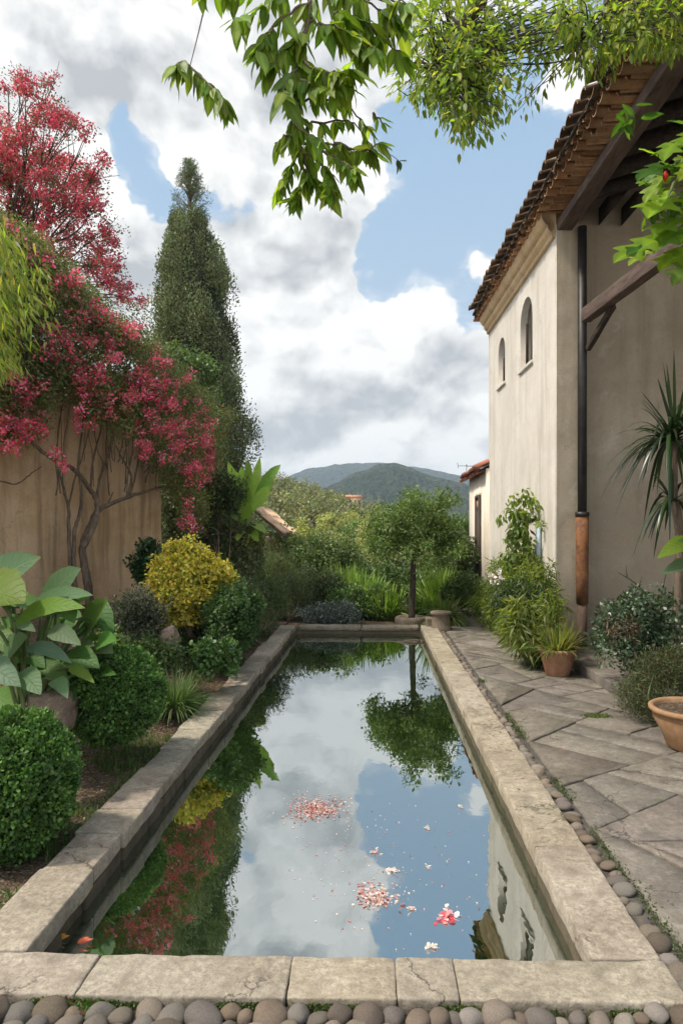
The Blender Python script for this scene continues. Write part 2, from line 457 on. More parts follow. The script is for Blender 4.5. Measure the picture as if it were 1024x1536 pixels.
M['garden_wall'] = plaster_mat('garden_wall', (.54, .37, .21), (.68, .49, .31), (.26, .17, .095), .8, .03, (1.8, 1.3, (.60, .39, .22), .6))
M['annex_plaster'] = plaster_mat('annex_plaster', (.72, .64, .54), (.78, .71, .61), (.5, .42, .34), .45, .01)
M['tan_plaster'] = plaster_mat('tan_plaster', (.52, .36, .23), (.62, .46, .31), (.3, .2, .12), .6, .02)
M['cornice'] = plaster_mat('cornice', (.60, .43, .25), (.68, .51, .32), (.38, .25, .14), .55, .006)

def simple_mat(name, c1, c2, scale=8, rough=.8, bump=.3, spec=.25, metal=0.0):
    m, t = mat(name)
    tc = t.n('ShaderNodeTexCoord').outputs['Object']
    a = t.noise(tc, scale, 6, .65); b = t.noise(tc, scale * 6, 4, .7)
    c = t.mix(t.ramp(a, .35, .65), c1, c2); c = t.mix(t.ramp(b, .35, .65, .25, 0), c, t.mix(.6, c, (.02, .018, .015)))
    t.done(t.n('ShaderNodeBsdfPrincipled', {'Base Color': c, 'Roughness': rough, 'Specular IOR Level': spec, 'Metallic': metal, 'Normal': t.bump(t.m('ADD', a, t.m('MULTIPLY', b, .4)), bump, .01)}).outputs[0]); return m
M['terracotta'] = simple_mat('terracotta', (.30, .145, .085), (.40, .22, .14), 7, .85, .3)
M['pale_terracotta'] = simple_mat('pale_terracotta', (.29, .165, .085), (.37, .225, .125), 5, .85, .3)
M['dark_pot'] = simple_mat('dark_pot', (.09, .06, .045), (.15, .1, .075), 7, .85, .3)
M['black_metal'] = simple_mat('black_metal', (.012, .011, .011), (.03, .027, .025), 5, .5, .1, .4)
M['rusty_clay'] = simple_mat('rusty_clay', (.25, .105, .042), (.12, .06, .035), 11, .8, .6)
M['brown_pipe'] = simple_mat('brown_pipe', (.075, .048, .035), (.13, .09, .065), 6, .8, .4)
M['pale_blue'] = simple_mat('pale_blue', (.42, .52, .62), (.5, .6, .68), 5, .55, .1)
M['glass_dark'] = simple_mat('glass_dark', (.03, .026, .022), (.06, .05, .04), 3, .2, .05, .5)
M['orange_petal'] = simple_mat('orange_petal', (.75, .26, .04), (.8, .42, .06), 40, .5, .1)

def tile_mat(name, c1, c2, c3):
    m, t = mat(name)
    tc = t.n('ShaderNodeTexCoord').outputs['Object']
    k = t.n('ShaderNodeAttribute', attribute_name='col').outputs['Color']
    a = t.noise(tc, 4, 6, .65); b = t.noise(tc, 34, 6, .7)
    c = t.mix(t.ramp(a, .35, .65), c1, c2); c = t.mix(t.ramp(b, .5, .66, 0, .7), c, c3)
    c = t.mix(1.0, c, k, 'MULTIPLY')
    t.done(t.n('ShaderNodeBsdfPrincipled', {'Base Color': c, 'Roughness': .9, 'Specular IOR Level': .15, 'Normal': t.bump(t.m('ADD', a, b), .5, .012)}).outputs[0]); return m
M['tile'] = tile_mat('tile', (.31, .19, .12), (.39, .27, .18), (.15, .12, .085))
M['orange_lit_tile'] = tile_mat('orange_lit_tile', (.46, .25, .13), (.52, .33, .2), (.28, .16, .1))  # orange light on the under-eave course put into the tile colour
M['red_tile'] = tile_mat('red_tile', (.34, .13, .085), (.42, .2, .14), (.16, .09, .07))

def water_mat():
    m, t = mat('water')
    tc = t.n('ShaderNodeTexCoord').outputs['Object']
    nz = t.noise(t.vm('MULTIPLY', tc, (1.0, .55, 1)), 5.5, 3, .5); nz2 = t.noise(tc, 1.1, 2, .5)
    nm = t.bump(t.m('ADD', nz, t.m('MULTIPLY', nz2, 2.0)), .07, .012)
    body = t.n('ShaderNodeBsdfDiffuse', {'Color': (.013, .026, .006, 1)})
    gl = t.n('ShaderNodeBsdfGlossy', {'Color': (.84, .88, .90, 1), 'Roughness': .008, 'Normal': nm})
    fr = t.n('ShaderNodeFresnel', {'IOR': 1.33, 'Normal': nm}).outputs[0]
    k = t.m('ADD', .56, t.m('MULTIPLY', fr, .44), clamp=True)
    t.done(t.n('ShaderNodeMixShader', {0: k, 1: body.outputs[0], 2: gl.outputs[0]}).outputs[0]); return m
M['water'] = water_mat()

def hill_mat(name, c1, c2, c3, scale):
    m, t = mat(name)
    tc = t.n('ShaderNodeTexCoord').outputs['Object']
    a = t.noise(tc, scale, 6, .65); b = t.noise(tc, scale * 9, 5, .7); v = t.n('ShaderNodeTexVoronoi', {'Vector': tc, 'Scale': scale * 14})
    c = t.mix(t.ramp(a, .4, .62), c1, c2); c = t.mix(t.ramp(b, .5, .7, 0, .6), c, c3)
    h = t.m('ADD', b, t.m('MULTIPLY', v.outputs['Distance'], -1.0))
    t.done(t.n('ShaderNodeBsdfDiffuse', {'Color': c, 'Normal': t.bump(h, 1.0, 1.2 / scale * .12)}).outputs[0]); return m
M['hill'] = hill_mat('hill', (.06, .07, .03), (.12, .105, .06), (.035, .05, .02), .06)
M['mountain'] = hill_mat('mountain', (.032, .055, .034), (.080, .095, .055), (.016, .032, .022), .011)
M['far_mountain'] = hill_mat('far_mountain', (.03, .055, .05), (.045, .065, .055), (.025, .045, .042), .006)  # distance haze partly put into this bluish green albedo
#@@PART2@@
# ------------------------------------------------------------------ camera, sky, sun, air
cam = bpy.data.cameras.new('camera'); co = bpy.data.objects.new('camera', cam); COL.objects.link(co)
cam.sensor_width = 36; cam.sensor_fit = 'AUTO'; cam.lens = F / 1536 * 36
cam.shift_x = (512 - CX) / 1536; cam.shift_y = (VY - 768) / 1536
cam.clip_start = .05; cam.clip_end = 9000
co.location = (0, 0, CAMH); co.rotation_euler = (math.pi / 2, 0, YAW)
SC.camera = co

SUN = Vector((-.54, -.13, .83)).normalized()
sl = bpy.data.lights.new('sun', 'SUN'); sl.energy = 3.3; sl.angle = math.radians(4); sl.color = (1, .91, .77)
so = bpy.data.objects.new('sun', sl); COL.objects.link(so); so.rotation_euler = SUN.to_track_quat('Z', 'Y').to_euler()
so.location = (0, 0, 30)

W = bpy.data.worlds.new('World'); SC.world = W; W.use_nodes = True
def sky():
    t = NT(W.node_tree)
    d = t.n('ShaderNodeTexCoord').outputs['Generated']
    c0 = np.array((0, 0, CAMH))
    sky_ = t.n('ShaderNodeTexSky', sky_type='NISHITA', sun_disc=False, sun_elevation=math.asin(SUN.z), sun_rotation=math.atan2(SUN.x, SUN.y), air_density=1.0, dust_density=1.5, ozone_density=1.2)
    wob = t.noise(d, 6.0, 4, .6, out=1)
    dd = t.vm('ADD', d, t.vm('SCALE', t.vm('SUBTRACT', wob, (.5, .5, .5)), .15))
    def spot(px, py, r, amt, mode='SMOOTHSTEP'):
        return t.ramp(t.vm('DISTANCE', dd, tuple(float(v) for v in norm(P(px, py, 1.0) - c0)), out=1), r / 1000., 0.0, 0, amt, mode)
    # where the big clouds and the gaps lie: (direction through photo pixel, angular size in px, amount)
    cov = t.m('ADD', .10, t.ramp(t.n('ShaderNodeSeparateXYZ', {0: d}).outputs[2], .17, .02, 0, .42))
    for sp in [(400, 600, 400, .40), (560, 590, 230, .36), (660, 610, 220, .32), (400, 390, 120, .40), (480, 430, 150, .34), (690, 590, 120, .30),
        (120, 70, 420, .44), (400, 90, 320, .40), (530, 290, 85, .36), (200, 340, 110, .46), (90, 380, 200, .34), (560, 40, 220, .34),
        (860, 130, 70, .6), (702, 396, 50, 1.0), (652, 240, 46, .62), (632, 445, 66, .46), (575, 392, 40, .40), (720, 660, 300, .40), (540, 730, 400, .34), (900, 640, 340, .3), (605, 258, 36, .36), (730, 200, 40, .25),
        (700, 300, 235, -.70), (600, 200, 80, -.30), (645, 350, 120, -.36), (215, 262, 72, -.74), (268, 292, 56, -.62), (315, 315, 60, -.66), (392, 318, 60, -.60), (182, 200, 44, -.60), (830, 420, 190, -.40), (590, 440, 80, -.50), (545, 400, 50, -.4), (690, 480, 66, -.36), (560, 350, 60, -.5), (800, 230, 130, -.3)]:
        cov = t.m('ADD', cov, spot(*sp))
    q = t.vm('MULTIPLY', d, (1, 1, 1.25))
    qw = t.vm('ADD', q, t.vm('SCALE', wob, .07))
    def puff(v, off, det):
        """cauliflower heads: rounded cells at two sizes on top of a soft fractal"""
        if off is not None: v = t.vm('ADD', v, off)
        a = t.n('ShaderNodeTexVoronoi', {'Vector': v, 'Scale': 9.0, 'Detail': 2.0, 'Roughness': .45, 'Lacunarity': 2.3}, feature='F1').outputs['Distance']
        n_ = t.noise(v, 5.0, det, .60, .2)
        return t.m('ADD', t.m('MULTIPLY', n_, .85), t.m('MULTIPLY', t.m('SUBTRACT', .80, a), .26))
    n0 = puff(qw, None, 7)
    n1 = puff(qw, (-.020, -.006, .036), 5)
    n2 = t.noise(qw, 5.0, 3, .5, .2); n3 = t.noise(t.vm('ADD', qw, (-.05, -.01, .085)), 5.0, 3, .5, .2)
    fine = t.m('SUBTRACT', t.noise(qw, 26.0, 4, .65, .3), .5)
    dens = t.m('ADD', t.m('ADD', n0, cov), t.m('MULTIPLY', fine, .34))
    alpha = t.ramp(dens, .55, .72)
    veil = t.noise(t.vm('MULTIPLY', qw, (1, 1, 2.2)), 9.0, 4, .62, .8)
    thin = t.m('MULTIPLY', t.ramp(dens, .30, .60, .0, .60), t.ramp(veil, .40, .68))
    alpha = t.m('MAXIMUM', alpha, thin)
    lit = t.m('ADD', t.m('MULTIPLY', t.m('SUBTRACT', n0, n1), 3.2), t.m('MULTIPLY', t.m('SUBTRACT', n2, n3), 1.7))     # sides turned to the sun
    thick = t.ramp(dens, .70, 1.25, 0, 1, 'LINEAR')
    z = t.n('ShaderNodeSeparateXYZ', {0: d}).outputs[2]
    yy = t.n('ShaderNodeSeparateXYZ', {0: d}).outputs[1]
    big = t.noise(t.vm('MULTIPLY', d, (1, 1, 2.0)), 3.6, 6, .58)
    g = spot(200, 40, 480, .40)
    for sp in ((480, 690, 230, .34), (660, 670, 170, .30), (430, 620, 110, .24), (590, 610, 90, .16), (560, 110, 200, .16)): g = t.m('ADD', g, spot(*sp))
    sh = t.m('SUBTRACT', t.m('ADD', 1.03, t.m('ADD', lit, t.m('MULTIPLY', fine, .35))), t.m('MULTIPLY', thick, .16))
    sh = t.m('SUBTRACT', sh, t.m('MULTIPLY', g, t.ramp(big, .36, .62, .35, 1.15)))
    sh = t.ramp(sh, 0.05, 1.02, 0, 1, 'LINEAR')
    cc = t.mix(sh, (3.6, 3.78, 4.0), (7.8, 7.75, 7.6))
    # unseen clouds boosted round the sun and behind the viewer, added as fill light
    sd = t.vm('DISTANCE', d, tuple(SUN), out=1)
    cc = t.mix(1.0, cc, t.mix(t.ramp(sd, 1.0, .1), (1, 1, 1), (4.6, 4.3, 3.9)), 'MULTIPLY')
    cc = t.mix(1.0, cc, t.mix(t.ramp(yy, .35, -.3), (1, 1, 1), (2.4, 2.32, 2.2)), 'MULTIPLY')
    blue = t.mix(.86, sky_.outputs[0], (2.55, 3.95, 5.6))
    blue = t.mix(t.ramp(z, .62, .10, 0, .55), blue, (4.6, 5.4, 6.2))
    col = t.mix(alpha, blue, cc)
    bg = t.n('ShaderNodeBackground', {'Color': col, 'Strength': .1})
    o = t.n('ShaderNodeOutputWorld'); t.t.links.new(bg.outputs[0], o.inputs['Surface'])
    W.cycles.sampling_method = 'MANUAL'; W.cycles.sample_map_resolution = 256
sky()
SC.view_settings.view_transform = 'Standard'; SC.view_settings.look = 'None'; SC.view_settings.gamma = 1; SC.view_settings.exposure = 0.5
try: SC.display_settings.display_device = 'sRGB'
except Exception: pass
cy = SC.cycles
cy.max_bounces = 6; cy.diffuse_bounces = 3; cy.glossy_bounces = 3; cy.transmission_bounces = 4; cy.volume_bounces = 0; cy.transparent_max_bounces = 6
cy.use_adaptive_sampling = True; cy.adaptive_threshold = .015; cy.use_denoising = True
cy.sample_clamp_indirect = 6.0

HAZE = True
if HAZE:
    hz = build('haze', [box(-1900, 1900, -30, 2500, -16, 226)], None, smooth=False)
    m = bpy.data.materials.new('haze'); m.use_nodes = True; nt = m.node_tree; nt.nodes.clear()
    pv = nt.nodes.new('ShaderNodeVolumePrincipled'); pv.inputs['Color'].default_value = (.74, .87, 1, 1); pv.inputs['Density'].default_value = .00033
    pv.inputs['Anisotropy'].default_value = .2
    oo = nt.nodes.new('ShaderNodeOutputMaterial'); nt.links.new(pv.outputs[0], oo.inputs['Volume'])
    hz.data.materials.append(m); tag(hz, 'thin blue air over the far hills', 'haze', kind='stuff')

# ------------------------------------------------------------------ ground, bed, hills
PX0, PX1, PY0, PY1 = -1.325, .82, 2.515, 11.5       # inner edge of the pool
WATER_Z, PATH_Z = -.165, -.05
X1c = 1.075                                          # outer edge of right coping

def quad(x0, x1, y0, y1, z):
    return (np.array([(x0, y0, z), (x1, y0, z), (x1, y1, z), (x0, y1, z)], float), np.array([(0, 1, 2, 3)]), None)
g = build('ground', [quad(-1800, -1.45, -25, 2400, -.10), quad(.95, 1800, -25, 2400, -.10), quad(-1.45, .95, -25, 2.38, -.10), quad(-1.45, .95, 11.62, 2400, -.10)], M['soil'], smooth=False)
tag(g, kind='structure')

# planting bed rising from the left coping to the wall
W0 = np.array((-5.2, 7.0, 0)); WD = norm(np.array((.384, 1.0, 0))); WN = np.array((WD[1], -WD[0], 0))
def wall_pt(px, py, off=0.0):
    a = (px - CX) / F; o = W0 + WN * off
    dx, dy = -sn + cs * a, cs + sn * a
    s = (o[0] * WN[0] + o[1] * WN[1]) / (dx * WN[0] + dy * WN[1])
    return np.array((dx * s, dy * s, CAMH + s * (VY - py) / F))
def bed_z(x, y):
    u = min(max((-1.60 - x) / 2.4, 0), 1)
    k = u * u * (3 - 2 * u)
    far = min(max((13.5 - y) / 3, .25), 1)
    return -.075 + .60 * k * far + .03 * mnoise.noise(Vector((x * 1.7, y * 1.7, 3))) + .018 * mnoise.noise(Vector((x * 7, y * 7, 5)))
xs = np.concatenate((np.linspace(-1.585, -3.2, 34), np.linspace(-3.3, -8, 20))); ys = np.linspace(1.2, 15.5, 150)
v = np.array([(x, y, bed_z(x, y) if x < -1.6 else -.075) for y in ys for x in xs]); nx = len(xs)
f = np.array([(j * nx + i, (j + 1) * nx + i, (j + 1) * nx + i + 1, j * nx + i + 1) for j in range(len(ys) - 1) for i in range(nx - 1)])
tag(build('garden_bed', [(v, f, None)], M['soil']), kind='structure')

def px_of(x, y):
    """photo column of a ground direction"""
    fy = y * cs - x * sn; r = x * cs + y * sn
    return CX + F * r / fy
def interp(tab, px):
    return float(np.interp(px, [a for a, b in tab], [b for a, b in tab]))
HILL = [(-300, 715), (300, 728), (385, 740), (430, 738), (470, 750), (520, 764), (560, 780), (620, 802), (1400, 802)]
def hill_z(x, y):
    h = max(0.0, (VY - interp(HILL, px_of(x, y))) / F) * 150 + 1.6
    s = min(max((y - 26) / 124, 0), 1); s = s * s * (3 - 2 * s)
    b = min(max((270 - y) / 110, 0), 1)
    n = mnoise.noise(Vector((x * .03, y * .03, 1))) * 2.0 + mnoise.noise(Vector((x * .11, y * .11, 2))) * .7
    return -.3 + max(0, h * s + n * s) * b
xs = np.linspace(-110, 60, 120); ys = np.linspace(20, 270, 110)
v = np.array([(x * (y / 150 + .12), y, hill_z(x * (y / 150 + .12), y)) for y in ys for x in xs]); nx = len(xs)
f = np.array([(j * nx + i, j * nx + i + 1, (j + 1) * nx + i + 1, (j + 1) * nx + i) for j in range(len(ys) - 1) for i in range(nx - 1)])
tag(build('hill', [(v, f, None)], M['hill']), kind='structure')

def mountain(name, tab, dist, depth, m_, amp, px0, px1, nx=260, ny=70):
    vs = []
    for j in range(ny):
        s = j / (ny - 1)
        y = dist - depth + 2 * depth * s
        k = 1 - abs(2 * s - 1)
        k = k ** .85
        for i in range(nx):
            px = px0 + (px1 - px0) * i / (nx - 1); a = (px - CX) / F
            x = y * (-sn + cs * a)
            h = max(0, (VY - interp(tab, px)) / F) * dist
            q = Vector((x / dist * 22, y / dist * 22, 2))
            n = mnoise.fractal(q, .9, 2.1, 6) * amp
            n2 = mnoise.noise(Vector((x * .09, y * .09, 1))) * amp * .10
            rdg = abs(mnoise.noise(Vector((x / dist * 9, y / dist * 4, 7)))) * h * .35 * (1 - k)
            vs.append((x, y, -8 + (h + 8) * k + (n * (1 - .75 * k) + n2 - rdg) * min(1, k * 4)))
    f = np.array([(j * nx + i, j * nx + i + 1, (j + 1) * nx + i + 1, (j + 1) * nx + i) for j in range(ny - 1) for i in range(nx - 1)])
    tag(build(name, [(np.array(vs), f, None)], m_), kind='structure')
mountain('mountain', [(-200, 790), (330, 765), (440, 748), (500, 722), (522, 712), (545, 702), (566, 695), (592, 692), (612, 697), (640, 708), (665, 715), (700, 725), (745, 735), (850, 752), (1100, 770), (1500, 800)], 780, 330, M['mountain'], 16, -200, 1500, 300, 80)
mountain('far_mountain', [(-200, 775), (330, 752), (400, 727), (440, 709), (470, 699), (500, 694), (560, 692), (640, 700), (720, 720), (900, 750), (1500, 790)], 1650, 500, M['far_mountain'], 22, -200, 1500)

# ------------------------------------------------------------------ pool
pool = thing('garden_pool', 'long rectangular stone edged pool filled with dark reflecting water', 'pool', ((PX0 + PX1) / 2, 7, 0))
w = build('water', [quad(PX0 - .06, PX1 + .06, PY0 - .1, PY1 + .1, WATER_Z)], M['water'], smooth=False); tag(w, kind='structure')

def tone(a=.8, b=1.12):
    k = random.uniform(a, b); return (k * random.uniform(.98, 1.04), k, k * random.uniform(.93, 1.02))
# left coping: separate worn blocks
parts = []; y = PY0 + .004; i = 0
while y < PY1 - .05:
    L = random.choice((.36, .42, .5, .58, .3)) * random.uniform(.9, 1.1)
    y1 = min(y + L, PY1)
    if PY1 - y1 < .2: y1 = PY1
    dz = random.uniform(-.010, .006); dx = random.uniform(-.014, .010)
    parts.append(rbox(-1.578 + random.uniform(-.015, .01), PX0 + dx, y + random.uniform(0, .003), y1 - random.uniform(.004, .009), -.088, dz, .011, .04, .006, tone(.70, 1.12), i)); y = y1; i += 1
build('coping', parts, M['coping'], pool)
# rough course under the left coping
parts = []; y = PY0
while y < PY1:
    L = random.uniform(.18, .42); y1 = min(y + L, PY1)
    parts.append(rbox(-1.5, PX0 - .012 + random.uniform(-.012, .010), y, y1 - .01, -.6, -.094, .016, .06, .008, None, i)); y = y1; i += 1
# right inner wall
y = PY0
while y < PY1:
    L = random.uniform(.5, 1.1); y1 = min(y + L, PY1)
    parts.append(rbox(PX1 + .012 + random.uniform(-.006, .012), 1.0, y, y1 - .006, -.6, -.094, .014, .08, .006, None, i)); y = y1; i += 1
parts.append(rbox(-1.5, 1.0, 11.52, 11.7, -.6, -.11, .014, .1, .007, None, 3))
parts.append(rbox(-1.5, 1.0, 2.32, 2.50, -.6, -.094, .014, .1, .005, None, 4))
parts.append(box(PX0 - .2, PX1 + .2, PY0 - .2, PY1 + .2, -.95, -.9))
build('basin_wall', parts, M['pool_wall'], pool)
# right coping: long slabs
parts = []; ysr = [PY0 + .003, 3.42, 4.9, 6.05, 7.7, 9.2, 10.4, PY1]
for a, b in zip(ysr[:-1], ysr[1:]):
    parts.append(rbox(PX1, X1c + random.uniform(-.006, .006), a, b - .003, -.09, random.uniform(-.002, .002), .008, .05, .006, tone(.95, 1.1), i, 34)); i += 1
build('coping', parts, M['coping'], pool)
# near coping
parts = []
cut = [-2.3, -1.45, -1.03, -.30, .085, .30, 1.085]
for a, b in zip(cut[:-1], cut[1:]):
    parts.append(rbox(a, b - random.uniform(.001, .003), 2.287, PY0 - .002, -.10, random.uniform(-.002, .002), .009, .035, .006, tone(.92, 1.06), i, 40)); i += 1
build('coping', parts, M['coping'], pool)
# far kerb
parts = [rbox(-1.29, -.2, 11.50, 11.76, -.11, -.022, .04, .05, .008, tone(.62, .7), 90), rbox(-.195, .80, 11.50, 11.76, -.11, -.026, .04, .05, .008, tone(.62, .7), 91)]
build('coping', parts, M['coping'], pool)

# ------------------------------------------------------------------ path of irregular flagstones
def clip_poly(p, n, d):
    """keep the part with dot(n, q) <= d"""
    out = []
    for i in range(len(p)):
        a, b = p[i], p[(i + 1) % len(p)]
        da, db = n @ a - d, n @ b - d
        if da <= 0: out.append(a)
        if da * db < 0: out.append(a + (b - a) * (da / (da - db)))
    return out
def shrink(p, g):
    q = p
    for i in range(len(p)):
        a, b = p[i], p[(i + 1) % len(p)]; e = b - a; l = np.linalg.norm(e)
        if l < 1e-6: continue
        n = np.array((e[1], -e[0])) / l
        q = clip_poly(q, n, n @ a - g)
        if len(q) < 3: return []
    return q
cells = []
def split(p, depth=0):
    p = [np.array(q) for q in p]
    A = .5 * abs(sum(p[i][0] * p[(i + 1) % len(p)][1] - p[(i + 1) % len(p)][0] * p[i][1] for i in range(len(p))))
    if A < random.uniform(.12, .55) or depth > 12: cells.append(p); return
    c = sum(p) / len(p)
    ax = np.array((math.cos(PA), math.sin(PA))); ay = np.array((-ax[1], ax[0]))
    ex = max(q @ ax for q in p) - min(q @ ax for q in p); ey = max(q @ ay for q in p) - min(q @ ay for q in p)
    n = ax if ex > ey * .85 else ay
    th = random.gauss(0, .19); n = np.array((n[0] * math.cos(th) - n[1] * math.sin(th), n[0] * math.sin(th) + n[1] * math.cos(th)))
    d = n @ c + random.uniform(-.16, .16) * min(ex, ey)
    split(clip_poly(p, n, d), depth + 1); split(clip_poly(p, -n, -d), depth + 1)
PA = math.radians(38)
split([(1.215, 1.1), (6.4, 1.1), (6.4, 16.6), (1.215, 16.6)])
parts = [quad(1.0, 6.5, 1.0, 16.7, PATH_Z - .016)]
for k, p in enumerate(cells):
    if min(q[0] for q in p) > 3.0 and min(q[1] for q in p) > 9.6: continue
    gp = random.uniform(.0025, .006)
    q = shrink(p, gp)
    if len(q) < 3: continue
    ring = []
    for i in range(len(q)):
        a, b = q[i], q[(i + 1) % len(q)]; e = b - a; l = np.linalg.norm(e); m_ = max(1, int(l / .06))
        if l < .01: continue
        nn = np.array((-e[1], e[0])) / l
        for s in range(m_):
            t_ = s / m_; w_ = a + e * t_
            ring.append(w_ + nn * max(0, (.004 + .012 * mnoise.noise(Vector((w_[0] * 9, w_[1] * 9, k))))) * (1 if s else .6))
    ring = np.array(ring); c = ring.mean(0); n = len(ring)
    if n < 5: continue
    tz = PATH_Z + random.uniform(-.006, .005); tl = np.array((random.gauss(0, .006), random.gauss(0, .006)))
    zt = tz + (ring - c) @ tl
    dv = norm(c - ring)
    r1 = np.c_[ring, np.full(n, PATH_Z - .03)]; r2 = np.c_[ring, zt - .007]; r3 = np.c_[ring + dv * .008, zt]
    v = np.concatenate((r1, r2, r3)); fl = []
    for lv in range(2):
        for i in range(n):
            fl.append([lv * n + i, lv * n + (i + 1) % n, (lv + 1) * n + (i + 1) % n, (lv + 1) * n + i])
    fl.append([2 * n + i for i in range(n)])
    parts.append((v, fl, tone(.90, 1.08)))
pth = build('path', parts, M['paving'], smooth=False); tag(pth, kind='structure')

# mortar beds the pebbles sit in
tag(build('border_ground', [quad(-2.4, 1.30, 1.5, 2.294, -.036), quad(1.06, 1.30, 2.294, 11.6, -.070)], M['mortar'], smooth=False), kind='structure')

# ------------------------------------------------------------------ pebbles
peb = []
def pebble_mesh(k):
    bm = bmesh.new(); bmesh.ops.create_icosphere(bm, subdivisions=3, radius=1)
    s = Vector((random.uniform(.8, 1.15), random.uniform(.95, 1.35), random.uniform(.62, .85)))
    for v in bm.verts:
        n = v.co.copy()
        v.co = Vector((n.x * s.x, n.y * s.y, n.z * s.z)) * (1 + .16 * mnoise.noise(n * 1.1 + Vector((k * 7.7, 0, 0))) + .05 * mnoise.noise(n * 2.6 + Vector((0, k * 3.3, 0))))
    me = bpy.data.meshes.new('river_pebble'); bm.to_mesh(me); bm.free()
    for p in me.polygons: p.use_smooth = True
    me.materials.append(M['pebble']); return me
pm = [pebble_mesh(k) for k in range(12)]
def pebble(x, y, z, s, rz, label, group):
    o = bpy.data.objects.new('river_pebble', random.choice(pm)); COL.objects.link(o)
    o.location = (x, y, z); o.scale = (s, s * random.uniform(.9, 1.1), s * random.uniform(.85, 1.1))
    o.rotation_euler = (random.gauss(0, .16), random.gauss(0, .16), rz)
    tag(o, label, 'pebble', group)
x = -1.55
while x < 1.3:                                        # front row, longer axis across the border
    s = random.choice((.026, .034, .042, .050, .056)) * random.uniform(.9, 1.1)
    pebble(x + s * .95, 2.228 + random.gauss(0, .014), -.030 + s * random.uniform(-.2, .35), s, random.gauss(0, .9), 'rounded brown pebble of the near border row, against the front coping', 'pebbles of the near border row')
    x += s * random.uniform(1.55, 2.1)
for yy, gname in ((2.150, 1),):
    x = -1.45
    while x < 1.3:
        s = random.uniform(.032, .050)
        pebble(x + s, yy + random.gauss(0, .012), -.036 + s * .2, s, random.gauss(0, .7), 'rounded brown pebble in the outer rows of the near border, cut by the photo edge', 'pebbles of the outer near rows')
        x += s * random.uniform(1.9, 2.1)
y = 2.25
while y < 11.3:                                       # strip beside the right coping
    near = y < 5.2
    s = random.uniform(.026, .048) if near else random.uniform(.022, .034)
    pebble(1.148 + random.gauss(0, .013), y + s, -.060 + s * (random.uniform(-.35, .25) if near else -.1), s, math.pi / 2 + random.gauss(0, .5),
           'rounded brown pebble in the strip between right coping and flagstones' if near else 'small flat pebble in the far half of the strip beside the right coping',
           'pebbles beside the right coping' if near else 'small pebbles farther along the strip')
    y += s * (random.uniform(1.75, 2.2) if near else random.uniform(1.7, 2.3))

# ------------------------------------------------------------------ house
HA = np.array((2.41, 8.87, 0.0)); HR = math.atan(.029)
house = thing('house', 'tall cream plastered house with clay tiled eaves and an open porch', 'house', HA, rz=HR)
# house frame: x to the right, y along the west wall away from the camera, z up; west wall at x = 0, y 0..4.35
HL, HT = 4.35, 5.66
def arch(y0, y1, z0, z1, n=10):
    r = (y1 - y0) / 2; c = (y0 + y1) / 2
    return [(y0, z0), (y1, z0)] + [(c + r * math.cos(a), z1 - r + r * math.sin(a)) for a in np.linspace(0, math.pi, n)]
wins = [(1.13, 1.85, 4.16, 5.22), (2.93, 3.47, 4.25, 5.10)]
bm = bmesh.new()
def loop(pts):
    vs = [bm.verts.new((0, a, b)) for a, b in pts]
    return [bm.edges.new((vs[i], vs[(i + 1) % len(vs)])) for i in range(len(vs))]
es = loop([(0, -.2), (HL, -.2), (HL, HT), (0, HT)])
for wn in wins: es += loop(arch(*wn))
bmesh.ops.triangle_fill(bm, use_beauty=True, edges=es, normal=(-1, 0, 0))
bm.verts.index_update()
v0 = np.array([tuple(q.co) for q in bm.verts]); f0 = [[q.index for q in fc.verts] for fc in bm.faces]; bm.free()
parts = [(v0, f0, None)]
for wn in wins:                                        # window reveals
    a = arch(*wn); n = len(a); D = .135
    v = np.array([(0, p[0], p[1]) for p in a] + [(D, p[0], p[1]) for p in a])
    parts.append((v, np.array([(i, (i + 1) % n, n + (i + 1) % n, n + i) for i in range(n)]), None))
parts += [box(.002, .33, -.0, .25, -.2, HT), box(.002, 7, HL - .2, HL, -.2, HT + .1)]
build('wall', parts, M['house_plaster'], house, local=True, smooth=False)
for k, wn in enumerate(wins):
    a = arch(*wn); n = len(a)
    wv = np.array([(.105, p[0], p[1]) for p in a])
    wo = build('window', [(wv, [list(range(n))[::-1]], None)], M['glass_dark'], house, local=True, smooth=False)
    c = (wn[0] + wn[1]) / 2
    build('frame', [box(.085, .103, wn[0] + .0, wn[0] + .04, wn[2], wn[3] - .3), box(.085, .103, wn[1] - .04, wn[1], wn[2], wn[3] - .3), box(.08, .101, c - .015, c + .015, wn[2], wn[3] - .02)], M['old_door'], wo, local=True, smooth=False)
    build('sill', [rbox(-.035, .12, wn[0] - .05, wn[1] + .05, wn[2] - .045, wn[2] + .004, .008, .1, .003)], M['house_plaster'], wo, local=True)
